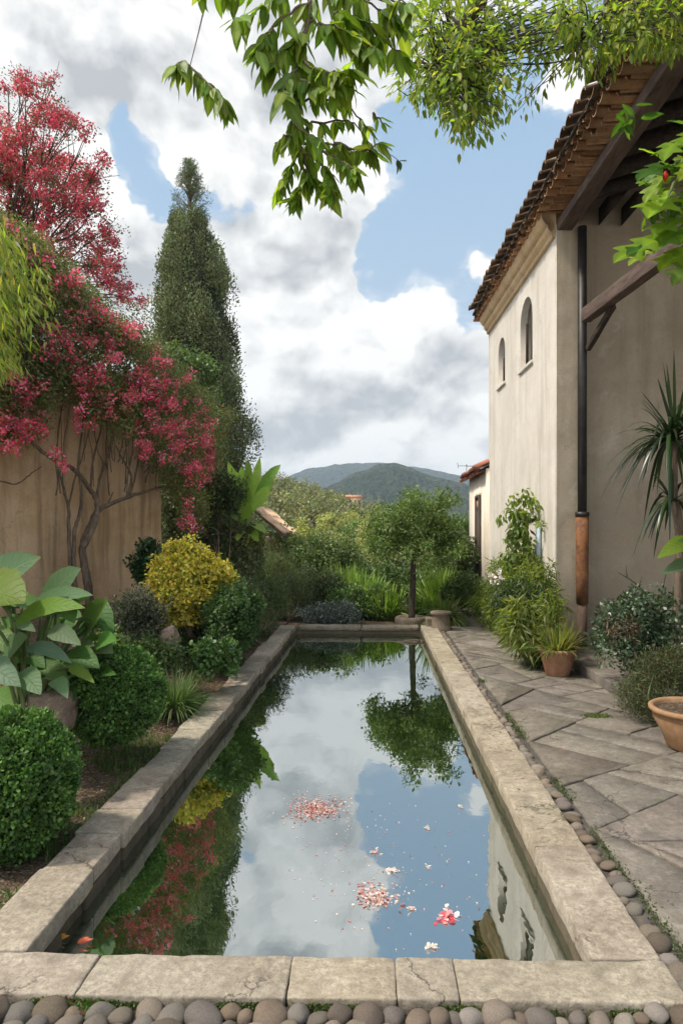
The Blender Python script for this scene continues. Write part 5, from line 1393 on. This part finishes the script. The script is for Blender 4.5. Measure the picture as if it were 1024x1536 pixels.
cl = [P(x, y, 8.6 + rng.uniform(-.3, .2)) for x, y in poly_pts([(740, 880), (815, 880), (820, 950), (770, 955)], 60)]
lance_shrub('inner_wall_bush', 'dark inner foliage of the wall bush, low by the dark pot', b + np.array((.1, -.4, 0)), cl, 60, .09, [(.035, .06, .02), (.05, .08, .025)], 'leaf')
cl = [P(x, y, 8.2 + rng.uniform(-.25, .15)) for x, y in poly_pts([(765, 905), (820, 915), (828, 965), (800, 985), (770, 965)], 40)]
lance_shrub('bamboo_sprays', 'arching sprays of pale bamboo leaves leaning over the dark pot', np.array((2.0, 8.2, PATH_Z)), cl, 48, .15, [(.17, .21, .06), (.21, .24, .085), (.12, .16, .045)], droop=.5)
# white flowers in the bush
fl = [P(x, y, 9.3) for x, y in [(740, 868), (745, 858), (752, 862), (742, 874), (738, 862), (748, 872)]]
o = build('white_flowers', [clump_leaves(fl, .045, 11, .04, [(.8, .78, .72), (.72, .7, .66)], 'rnd')], M['petal'], None, smooth=False)
o.parent = bpy.data.objects['wall_bush']; o.data.transform(Matrix.Translation(-Vector(root_loc(bpy.data.objects['wall_bush']))))
# climber up the wall
b = np.array((2.28, 9.7, PATH_Z)); t = thing('wall_climber', 'slender leafy climber going up the cream house wall', 'climber', b)
cl, st = [], []
for pts_, nn in (([(780, 850), (778, 820), (774, 795), (778, 770), (782, 752)], 46), ([(778, 770), (800, 768), (803, 775)], 10), ([(790, 840), (800, 830), (815, 825), (828, 840)], 12), ([(778, 800), (768, 805)], 4), ([(775, 825), (762, 838), (755, 850)], 8), ([(783, 850), (792, 820), (788, 805)], 10)):
    pw = [P(x, y, 9.55) for x, y in pts_]
    pw = [np.array((min(q[0], HA[0] - .029 * (q[1] - HA[1]) - .10), q[1], q[2])) for q in pw]
    path = smooth_path(pw, 8, .012); st.append(tube(path, np.linspace(.012, .004, len(path)), 6)); cl += [path[rng.integers(0, len(path))] + rng.normal(size=3) * .07 for _ in range(nn)]
build('foliage', [clump_leaves(cl, .08, 13, .10, [(.13, .18, .05), (.17, .22, .07), (.085, .13, .03)], 'leaf', .7, .6, .6)], M['thin_leaf'], t, smooth=False)
build('stems', st, M['green_stem'], t)
q = P(810, 788, 9.3); o = build('leaf_sprig', [clump_leaves([(min(q[0], 2.33), q[1], q[2]), (min(q[0], 2.33), q[1] - .05, q[2] + .05)], .05, 9, .09, SG, 'leaf', .3)], M['thin_leaf'], None, smooth=False)
o.parent = t; o.name = 'sprig'; o.data.transform(Matrix.Translation(-Vector(root_loc(t))))

# large shrub on the porch floor, heather beside the big pot
b = np.array((3.15, 6.9, .06)); cl = [P(x, y, 6.9 + rng.uniform(-.45, .5)) for x, y in poly_pts([(895, 935), (915, 905), (960, 893), (1010, 885), (1070, 890), (1070, 1010), (990, 1020), (940, 1008), (905, 985), (890, 960)], 170)]
lance_shrub('porch_shrub', 'dense dark bluish green shrub on the porch floor at the right', b, cl, 70, .05, [(.035, .065, .03), (.055, .09, .04), (.028, .05, .022), (.10, .135, .09), (.045, .08, .035)], 'glossy_leaf', 12, .1, 'dia', .12)
cl = [P(x, y, 6.5) for x, y in poly_pts([(910, 935), (955, 930), (950, 965), (915, 960)], 16)]
o = build('dry_twigs', [clump_leaves(cl, .07, 30, .05, [(.15, .10, .07), (.2, .15, .1)], 'nar')], M['leaf'], bpy.data.objects['porch_shrub'], smooth=False)  # dry twigs of the shrub, built from narrow leaf blades
b = np.array((2.55, 5.95, PATH_Z)); cl = [P(x, y, 5.95 + rng.uniform(-.25, .3)) for x, y in poly_pts([(925, 1035), (950, 995), (1000, 975), (1060, 975), (1060, 1060), (1000, 1085), (960, 1085), (935, 1062)], 150)]
lance_shrub('heather_bush', 'low heathery grey-green bush with brownish tips behind the big bowl pot', b, cl, 130, .036, [(.055, .075, .03), (.075, .095, .04), (.11, .085, .055), (.09, .115, .045)], 'leaf', 10, -.4, 'nar', .09)
# bare branch
t = thing('bare_branch', 'bare crooked twig sticking up from the porch shrub before the wall', 'branch', P(965, 900, 7.3))
build('twig', [tube(smooth_path([P(975, 915, 7.2), P(962, 885, 7.3), P(948, 872, 7.3), P(925, 858, 7.35)], 5), np.linspace(.012, .005, 16), 6), tube([P(940, 866, 7.3), P(938, 848, 7.3)], (.006, .003), 5), tube([P(958, 880, 7.3), P(962, 862, 7.3)], (.006, .003), 5), tube([P(990, 900, 7.2), P(1000, 850, 7.1)], (.007, .004), 5)], M['dark_bark'], t)
# strap-leaved dracaena
b = np.array((P(1014, 900, 6.6)[0], 6.7, .06)); t = thing('dracaena', 'dark strap-leaved dracaena with drooping rosettes before the porch wall', 'plant', b)
r1, r2 = P(1012, 668, 6.6), P(1008, 752, 6.55)
DC = [(0.013, 0.026, 0.011), (0.019, 0.036, 0.013), (0.026, 0.045, 0.015)]
build('leaves', [blades(r1 + np.array((-.05, 0, .05)), 110, .68, .034, 1.75, 1.05, DC, 12, .03), blades(r2, 36, .50, .034, 1.7, 1.2, DC, 12, .03), blades(r1 + np.array((0, 0, .1)), 16, .75, .032, .8, .1, DC, 7, .02)], M['glossy_leaf'], t)
build('stem', [tube(smooth_path([b, P(1018, 810, 6.6), P(1010, 740, 6.6), r1], 6, .004), np.linspace(.045, .03, 19), 9), tube(smooth_path([P(1018, 810, 6.6), r2], 4), .028, 8)], M['bark'], t)
# light big leaves at the right edge
b = np.array((3.0, 5.3, PATH_Z)); t = thing('right_edge_plant', 'plant with broad yellow-green leaves reaching in at the right edge', 'plant', b)
for a, c, w_, cl_ in (((1050, 815), (985, 838), 34, BL), ((1060, 850), (990, 862), 30, BG), ((1070, 830), (1015, 812), 26, BM)):
    A, C = P(*a, 5.2), P(*c, 5.1); build('leaf', [bigleaf(A, C, w_ * 5.2 / 1000, np.array((0, -.8, .9)), cl_, .1, .15)], M['big_leaf'], t)
build('stalks', [tube(smooth_path([b, b * .4 + P(*a, 5.2) * .6 + np.array((.1, 0, .05)), P(*a, 5.2)], 5), np.linspace(.014, .007, 11), 7) for a in ((1050, 815), (1060, 850), (1070, 830))], M['green_stem'], t)

# ------------------------------------------------------------------ hanging foliage overhead
def twig_leaves(path, n, leaf, cols, droop, spread=.6, kind='leaf', r=.0):
    k = np.sort(rng.uniform(.05, 1, n)) * (len(path) - 1); i = np.clip(k.astype(int), 0, len(path) - 2); fr = (k - i)[:, None]
    p_ = path[i] * (1 - fr) + path[i + 1] * fr; d = norm(path[i + 1] - path[i])
    sd = rvec(n); ax_ = d * .35 + sd * spread + np.array((0, 0, -droop))
    nr = np.array((0, -.3, 1.0)) + rvec(n) * .55
    return leaves(p_ + sd * r, ax_, nr, leaf * rng.uniform(.6, 1.2, n), pal(cols, n, .25), kind)
HG = [(.13, .20, .03), (.165, .245, .035), (.10, .165, .025), (.21, .28, .05)]
TRK = np.array((-3.2, -1.6, -.1))
t = thing('overhanging_tree', 'glossy long-leaved branches hanging into the top of the view', 'tree', TRK)
brs, lfs = [], []
DT = 2.55
main = smooth_path([TRK, TRK + (.1, .05, 2.2), (-2.2, .2, 4.6), P(430, -420, 2.4), P(470, -120, DT), P(462, 30, DT), P(445, 90, DT), P(437, 150, DT + .05), P(452, 230, DT)], 7, .004)
brs.append(tube(main, np.concatenate((np.linspace(.14, .02, 24), np.linspace(.016, .003, len(main) - 24))), 9))
side = smooth_path([main[20], (-1.2, 1.8, 4.4), P(345, -160, DT), P(318, -40, DT), P(300, 40, DT + .03), P(285, 100, DT)], 6); brs.append(tube(side, np.concatenate((np.linspace(.02, .006, 12), np.linspace(.004, .0016, len(side) - 12))), 7))
TW = [  # twig control pixels, leaf count, leaf length m
    ([(470, -60), (420, -10), (380, 20), (350, 30)], 16, .12), ([(468, 0), (420, 30), (395, 60), (385, 80)], 20, .12), ([(455, 50), (420, 80), (400, 95)], 16, .11), ([(462, 30), (500, 40), (540, 60), (565, 75)], 24, .12),
    ([(470, -40), (530, -10), (580, 20), (600, 40)], 24, .13), ([(500, 20), (540, 30), (590, 70), (608, 90)], 20, .13), ([(445, 90), (470, 100), (500, 110), (530, 105)], 22, .12), ([(445, 100), (430, 120), (425, 140)], 14, .12),
    ([(437, 150), (470, 150), (510, 150), (545, 185), (560, 205)], 16, .075), ([(440, 170), (470, 185), (520, 180), (555, 215)], 18, .07), ([(452, 200), (430, 205), (412, 215)], 9, .08), ([(452, 215), (490, 215), (530, 225), (560, 230)], 20, .085),
    ([(452, 225), (435, 250), (425, 268), (420, 285)], 18, .075), ([(455, 230), (460, 260), (450, 285), (442, 300)], 20, .08), ([(460, 230), (490, 255), (500, 275), (495, 290)], 22, .085), ([(480, 225), (520, 245), (535, 255)], 18, .085), ([(500, 215), (545, 225), (568, 215)], 12, .09),
    ([(440, 180), (455, 200), (485, 205)], 16, .08), ([(440, 120), (475, 130), (515, 125)], 16, .11), ([(520, -20), (560, 0), (600, 0), (620, 10)], 14, .10), ([(400, -20), (360, -10), (330, -10), (300, -15)], 12, .10), ([(560, 170), (575, 185)], 4, .06), ([(455, 255), (475, 270), (480, 290)], 14, .08)]
for pxs, n, L in TW:
    off = rng.uniform(-.22, .22); path = smooth_path([P(x, y, DT + off * (i / len(pxs))) for i, (x, y) in enumerate(pxs)], 6, .004)
    brs.append(tube(path, np.linspace(.006, .002, len(path)), 5)); lfs.append(twig_leaves(path, int(n * 1.7), L, HG, .85, .72))
lfs.append(twig_leaves(main[-26:], 70, .10, HG, .85, .75))
# the separate sprig on the left, carried by the side branch
sp1 = smooth_path([P(285, 100, DT), P(275, 92, DT - .05), P(262, 100, DT - .1)], 5); sp2 = smooth_path([P(285, 100, DT), P(305, 118, DT - .05), P(325, 140, DT - .1), P(335, 152, DT - .1)], 5)
for s_, n in ((sp1, 22), (sp2, 40)):
    brs.append(tube(s_, np.linspace(.005, .002, len(s_)), 5)); lfs.append(twig_leaves(s_, n, .10, HG, .9, .75))
sp3 = smooth_path([P(560, 225, DT), P(585, 232, DT + .1), P(600, 243, DT + .1)], 5); brs.append(tube(sp3, .0014, 5)); lfs.append(twig_leaves(sp3[-3:], 5, .045, DARKG, .3, .8))
build('branches', brs, M['bark'], t); build('leaves', lfs, M['thin_leaf'], t, smooth=True)

TR2 = np.array((3.9, 1.2, -.1))
t = thing('small_leaved_tree', 'fine-leaved tree crown hanging over the upper right and the roof edge', 'tree', TR2)
brs, cl = [], []
m2 = smooth_path([TR2, TR2 + (-.1, .1, 2.6), (3.2, 2.4, 5.2), P(790, -160, 5.0), P(722, -10, 4.9), P(690, 50, 4.9), P(664, 90, 4.9), P(655, 115, 4.9)], 7, .01)
brs.append(tube(m2, np.linspace(.13, .012, len(m2)), 9))
m3 = smooth_path([m2[14], (3.2, 3.2, 5.8), P(960, -60, 4.8), P(900, 30, 4.8), P(868, 70, 4.8)], 6, .01); brs.append(tube(m3, np.linspace(.05, .008, len(m3)), 8))
lobes = [([(600, 10), (660, -20), (800, -20), (812, 40), (790, 90), (795, 150), (770, 185), (735, 215), (700, 235), (668, 212), (640, 175), (600, 160), (575, 125), (600, 100), (620, 60)], 185), ([(800, -30), (1060, -30), (1060, 60), (990, 70), (940, 95), (905, 110), (870, 122), (845, 95), (822, 70), (808, 30)], 150), ([(690, 60), (760, 60), (780, 140), (735, 200), (690, 190), (665, 140)], 75), ([(900, 20), (1040, 20), (1040, 75), (950, 85)], 60)]
main_pts = np.concatenate((m2[-16:], m3[-10:]))
lfs = []
SL2 = [(.13, .195, .035), (.165, .235, .045), (.10, .155, .03), (.25, .28, .06)]
for poly, n in lobes:
    for x, y in poly_pts(poly, int(n * .86)):
        e = P(x, y, 4.9 + rng.uniform(-.8, .6)); i = np.argmin(((main_pts - e) ** 2).sum(1)); s = main_pts[max(0, i - 3)]
        if np.linalg.norm(e - s) < 1.6: path = smooth_path([s, s * .45 + e * .55 + rng.normal(size=3) * .05 + np.array((0, 0, .06)), e], 4, .006)
        else: path = smooth_path([e + np.array((.25, -.1, .25)), e + np.array((.1, 0, .08)), e], 3)
        brs.append(tube(path, np.linspace(.007, .002, len(path)), 4, cap=False)); lfs.append(twig_leaves(path[len(path) // 2:], 15, .070, SL2, .55, .85, 'leaf', .07))
build('branches', brs, M['dark_bark'], t); build('leaves', lfs, M['thin_leaf'], t, smooth=True)

# lobed vine at the right edge, hung on the porch beam
vb = np.array((3.15, 3.2, .05)); t = thing('porch_vine', 'bright lobed-leaved vine with a red bud hanging at the porch beam', 'vine', vb)
VL = [(.17, .26, .02), (.22, .31, .03), (.13, .22, .02)]; VD = [(.05, .105, .02), (.075, .14, .025)]
VT = 4.1
lfs, brs = [], []
stem_ = smooth_path([vb, (3.16, 3.2, 2.4), P(1090, 160, VT), P(1050, 210, VT), P(1025, 250, VT), P(1005, 290, VT), P(1000, 330, VT), P(985, 360, VT), P(960, 375, VT)], 6, .006); brs.append(tube(stem_, np.linspace(.022, .004, len(stem_)), 7))
VLF = [((1000, 250), (945, 262), 1.0), ((985, 235), (958, 205), .8), ((1000, 262), (950, 300), 1.0), ((1010, 215), (985, 240), .8), ((1030, 190), (1000, 175), .9), ((1040, 200), (1010, 215), .8), ((1005, 300), (965, 320), .8), ((1020, 330), (965, 345), 1.0), ((1015, 345), (975, 372), 1.0),
       ((985, 362), (905, 388), 1.0), ((980, 372), (935, 400), .9), ((1030, 380), (975, 405), .9), ((1030, 395), (1000, 432), .9), ((1035, 375), (990, 385), .9), ((1010, 310), (1040, 325), .8), ((1005, 285), (985, 310), .7), ((975, 372), (930, 378), .7), ((1040, 250), (1010, 275), .8), ((1000, 345), (960, 365), .7), ((1035, 340), (1015, 362), .8)]
for k, (a, c, s_) in enumerate(VLF):
    A, C = P(*a, VT + rng.uniform(-.15, .15)), P(*c, VT - .15 + rng.uniform(-.15, .1)); L = np.linalg.norm(C - A) * .76
    lfs.append(leaves(A[None], (C - A + rng.normal(size=3) * .02)[None], np.array([[rng.uniform(-.3, .3), -.8, 1.0]]), L, pal(VL if k % 4 else VD, 1, .15), 'lobe'))
for x, y in poly_pts([(990, 240), (1050, 220), (1050, 340), (985, 345), (970, 310)], 55):
    A = P(x, y, VT + rng.uniform(.0, .3)); lfs.append(leaves(A[None], rvec(1) + np.array((-.5, 0, -.4)), rvec(1) * .4 + np.array((0, -.8, .8)), .125, pal(VD if rng.uniform() < .6 else VL, 1), 'lobe'))
build('leaves', lfs, M['thin_leaf'], t, smooth=True); build('stem', brs, M['green_stem'], t)
q = P(997, 264, VT - .2); build('bud', [lathe([(.004, -.03), (.014, -.012), (.016, .005), (.008, .022), (.002, .03)], 12, q, (.5, .03, .02))], M['petal'], t)
# leaf caught on the eave beam
q = P(945, 192, 5.9); t = thing('eave_sprig', 'small green sprig caught on the eave timber', 'sprig', q)
build('leaves', [clump_leaves([q + np.array((0, -.1, 0)), q + np.array((-.05, -.1, .05))], .08, 7, .15, [(.05, .11, .02), (.07, .14, .03)], 'leaf', .4)], M['thin_leaf'], t, smooth=False)

# ------------------------------------------------------------------ things floating on the water, litter, moss
def floater(name, label, px, py, wpx, n, cols, leaf, flat=.5, lift=.004):
    c = G(px, py, WATER_Z); r = wpx / 2 * (np.linalg.norm(c) / 1000)
    d = rng.normal(size=(n, 2)) * .5; d *= rng.choice((.7, 1.0, 1.35), (n, 1)); pos = np.stack((c[0] + d[:, 0] * r, c[1] + d[:, 1] * r * flat * 2.0, WATER_Z + .002 + rng.uniform(0, lift, n)), 1)
    ax_ = rvec(n); ax_[:, 2] = np.abs(ax_[:, 2]) * .14
    o = build(name, [leaves(pos, ax_, np.array((0, 0, 1.0)) + rvec(n) * .2, leaf * rng.uniform(.6, 1.3, n), pal(cols, n), 'rnd')], M['petal'], None, smooth=False)
    tag(o, label, 'petals', kind='stuff' if name == 'petal_raft' else None)
PK = [(.50, .25, .23), (.56, .38, .34), (.36, .16, .15), (.60, .50, .45), (.22, .11, .09), (.55, .36, .30)]
WH = [(.58, .55, .49), (.52, .46, .41), (.62, .6, .56)]
floater('petal_raft', 'large oval raft of fallen pink petals near the middle of the water', 475, 1214, 74, 620, PK, .015)
floater('petal_raft', 'smaller pink and white raft of petals lower right in the water', 562, 1345, 58, 220, PK + WH, .017)
floater('floating_blossom', 'single red-pink blossom floating nearest the right coping', 671, 1376, 26, 26, [(.62, .10, .12), (.66, .3, .3), (.7, .55, .55)], .028)
floater('petal_raft', 'tiny white petal cluster above the pink and white raft', 590, 1307, 16, 26, WH, .018)
floater('petal_raft', 'tiny white petal pair, topmost of the white ones', 563, 1278, 12, 16, WH + PK[:2], .018)
floater('petal_raft', 'few white petals drifting right of the big pink raft', 640, 1243, 12, 12, WH, .016)
floater('petal_raft', 'few pink and white petals left of the red-pink blossom', 617, 1364, 9, 9, WH + PK[:2], .016)
floater('petal_raft', 'white petals lying close to the near coping', 644, 1420, 13, 18, WH, .018)
floater('petal_raft', 'white petal speck beside the right coping half way', 690, 1211, 9, 9, WH, .016)
floater('petal_raft', 'white petal speck right of the tiny white cluster', 640, 1300, 9, 8, WH, .016)
n = 260; cx_, cy_ = rng.normal(560, 90, n), rng.normal(1300, 70, n); ok = (cx_ > 430) & (cx_ < 740) & (cy_ > 1180) & (cy_ < 1425)
pos = np.array([G(a, b_, WATER_Z) + (0, 0, .003) for a, b_ in zip(cx_[ok], cy_[ok])]); a_ = rvec(len(pos)); a_[:, 2] *= .05
o = build('drifting_petals', [leaves(pos, a_, np.array((0, 0, 1.0)) + rvec(len(pos)) * .08, .010 * rng.uniform(.4, 1.3, len(pos)), pal(WH + PK, len(pos)), 'rnd')], M['petal'], None, smooth=False); tag(o, 'tiny single petals scattered thinly over the water', 'petals', kind='stuff')
for (px, py, lab, mt) in ((92, 1413, 'curled orange leaf floating in the near left pool corner', 'orange_petal'), (127, 1418, 'salmon pink leaf floating right of the orange one', 'petal')):
    c = G(px, py, WATER_Z)
    o = build('floating_leaf', [leaves(np.array([[c[0] - .03, c[1], WATER_Z + .008]]), np.array([[1, .3, .25]]), np.array([[0, -.6, 1.0]]), .062, np.array([[.70, .16, .10]]), 'leaf'), leaves(np.array([[c[0] - .03, c[1], WATER_Z + .012]]), np.array([[1, .1, .5]]), np.array([[0, -1, .6]]), .05, np.array([[.75, .22, .12]]), 'leaf')], M[mt], None)
    tag(o, lab, 'leaf')
n = 150; x = np.concatenate((rng.uniform(1.25, 2.4, 90), rng.uniform(-1.57, -1.35, 30), rng.uniform(.84, 1.05, 30))); y = np.concatenate((rng.uniform(2.4, 11, 90), rng.uniform(2.6, 11, 30), rng.uniform(2.6, 11, 30)))
pos = np.stack((x, y, np.where(x > 1.2, PATH_Z, .004) + .004), 1); a_ = rvec(n); a_[:, 2] *= .12
o = build('fallen_leaves', [leaves(pos, a_, np.array((0, 0, 1.0)) + rvec(n) * .25, .032 * rng.uniform(.4, 1.3, n), pal([(.22, .14, .07), (.30, .22, .12), (.13, .08, .045), (.36, .12, .12), (.16, .17, .05)], n), 'dia')], M['leaf'], None, smooth=False); tag(o, 'few dry leaves and petals blown over the path and copings', 'fallen leaves', kind='stuff')
c = G(612, 963, WATER_Z); o = build('floating_twig', [tube(smooth_path([c + (-.08, 0, .01), c + (.1, .02, .03), c + (.35, 0, .012)], 4), .012, 6)], M['bark'], None); tag(o, 'pale twig lying on the water by the far kerb', 'twig')

n = 2600                                               # dead leaves on the bed
x = rng.uniform(-3.2, -1.6, n); y = rng.uniform(2.0, 11.5, n)
pos = np.array([(a, b_, bed_z(a, b_) + .008) for a, b_ in zip(x, y)])
o = build('leaf_litter', [leaves(pos, rvec(n) * (1, 1, .25), np.array((0, 0, 1.0)) + rvec(n) * .5, .03 * rng.uniform(.4, 1.2, n), pal([(.20, .14, .08), (.28, .21, .13), (.12, .08, .05), (.33, .28, .2), (.10, .11, .03)], n), 'dia')], M['leaf'], None, smooth=False)
tag(o, 'dry leaves and bits strewn over the planting bed', 'leaf litter', kind='stuff')
n = 1500; x = rng.uniform(-2.0, -1.585, n); y = rng.uniform(2.0, 11.0, n)
k = np.array([mnoise.noise(Vector((a * 2.2, b_ * 1.1, 8))) for a, b_ in zip(x, y)]) > .02
pos = np.array([(a, b_, bed_z(a, b_)) for a, b_ in zip(x[k], y[k])])
gl = [blades(q, 9, .075, .005, 1.0, .4, [(.07, .12, .03), (.11, .16, .045), (.05, .09, .02)], 4, .03) for q in pos]
o = build('grass', gl, M['leaf'], None); tag(o, 'thin patchy grass along the left coping', 'grass', kind='stuff')
ms = []                                                # moss and weeds in the joints
def moss(n, xf, yf, z, leaf, thr, sc, cols=((.055, .085, .02), (.08, .11, .03), (.04, .06, .016))):
    x, y = xf(n), yf(n); k = np.array([mnoise.noise(Vector((a * sc, b_ * sc, 2))) for a, b_ in zip(x, y)]) > thr
    x, y = x[k], y[k]; m_ = len(x)
    pos = np.stack((x, y, np.full(m_, z) + rng.uniform(0, .012, m_)), 1)
    ms.append(leaves(pos, rvec(m_) * (1, 1, .6) + (0, 0, .8), rvec(m_), leaf * rng.uniform(.5, 1.4, m_), pal(cols, m_), 'dia'))
moss(9000, lambda n: rng.uniform(-1.6, 1.2, n), lambda n: 2.277 + rng.normal(size=n) * .010, -.036, .012, -.05, 4.0)
moss(2500, lambda n: rng.uniform(-1.6, 1.2, n), lambda n: 2.23 + rng.normal(size=n) * .03, -.04, .012, .25, 3.0)
moss(5000, lambda n: 1.215 + rng.normal(size=n) * .022, lambda n: rng.uniform(2.2, 7.5, n), PATH_Z - .01, .013, .05, 2.0)
moss(1600, lambda n: 2.0 + rng.normal(size=n) * .05, lambda n: 6.0 + rng.normal(size=n) * .03, PATH_Z, .012, -.6, 3.0, ((.12, .15, .04), (.09, .12, .03)))
moss(2500, lambda n: -1.05 + rng.normal(size=n) * .06, lambda n: 2.25 + rng.normal(size=n) * .03, -.035, .022, -.6, 3.0, ((.05, .12, .025), (.08, .16, .035), (.14, .06, .05)))
o = build('moss', ms, M['leaf'], None, smooth=False); tag(o, 'moss and small weeds in the stone joints', 'moss', kind='stuff')
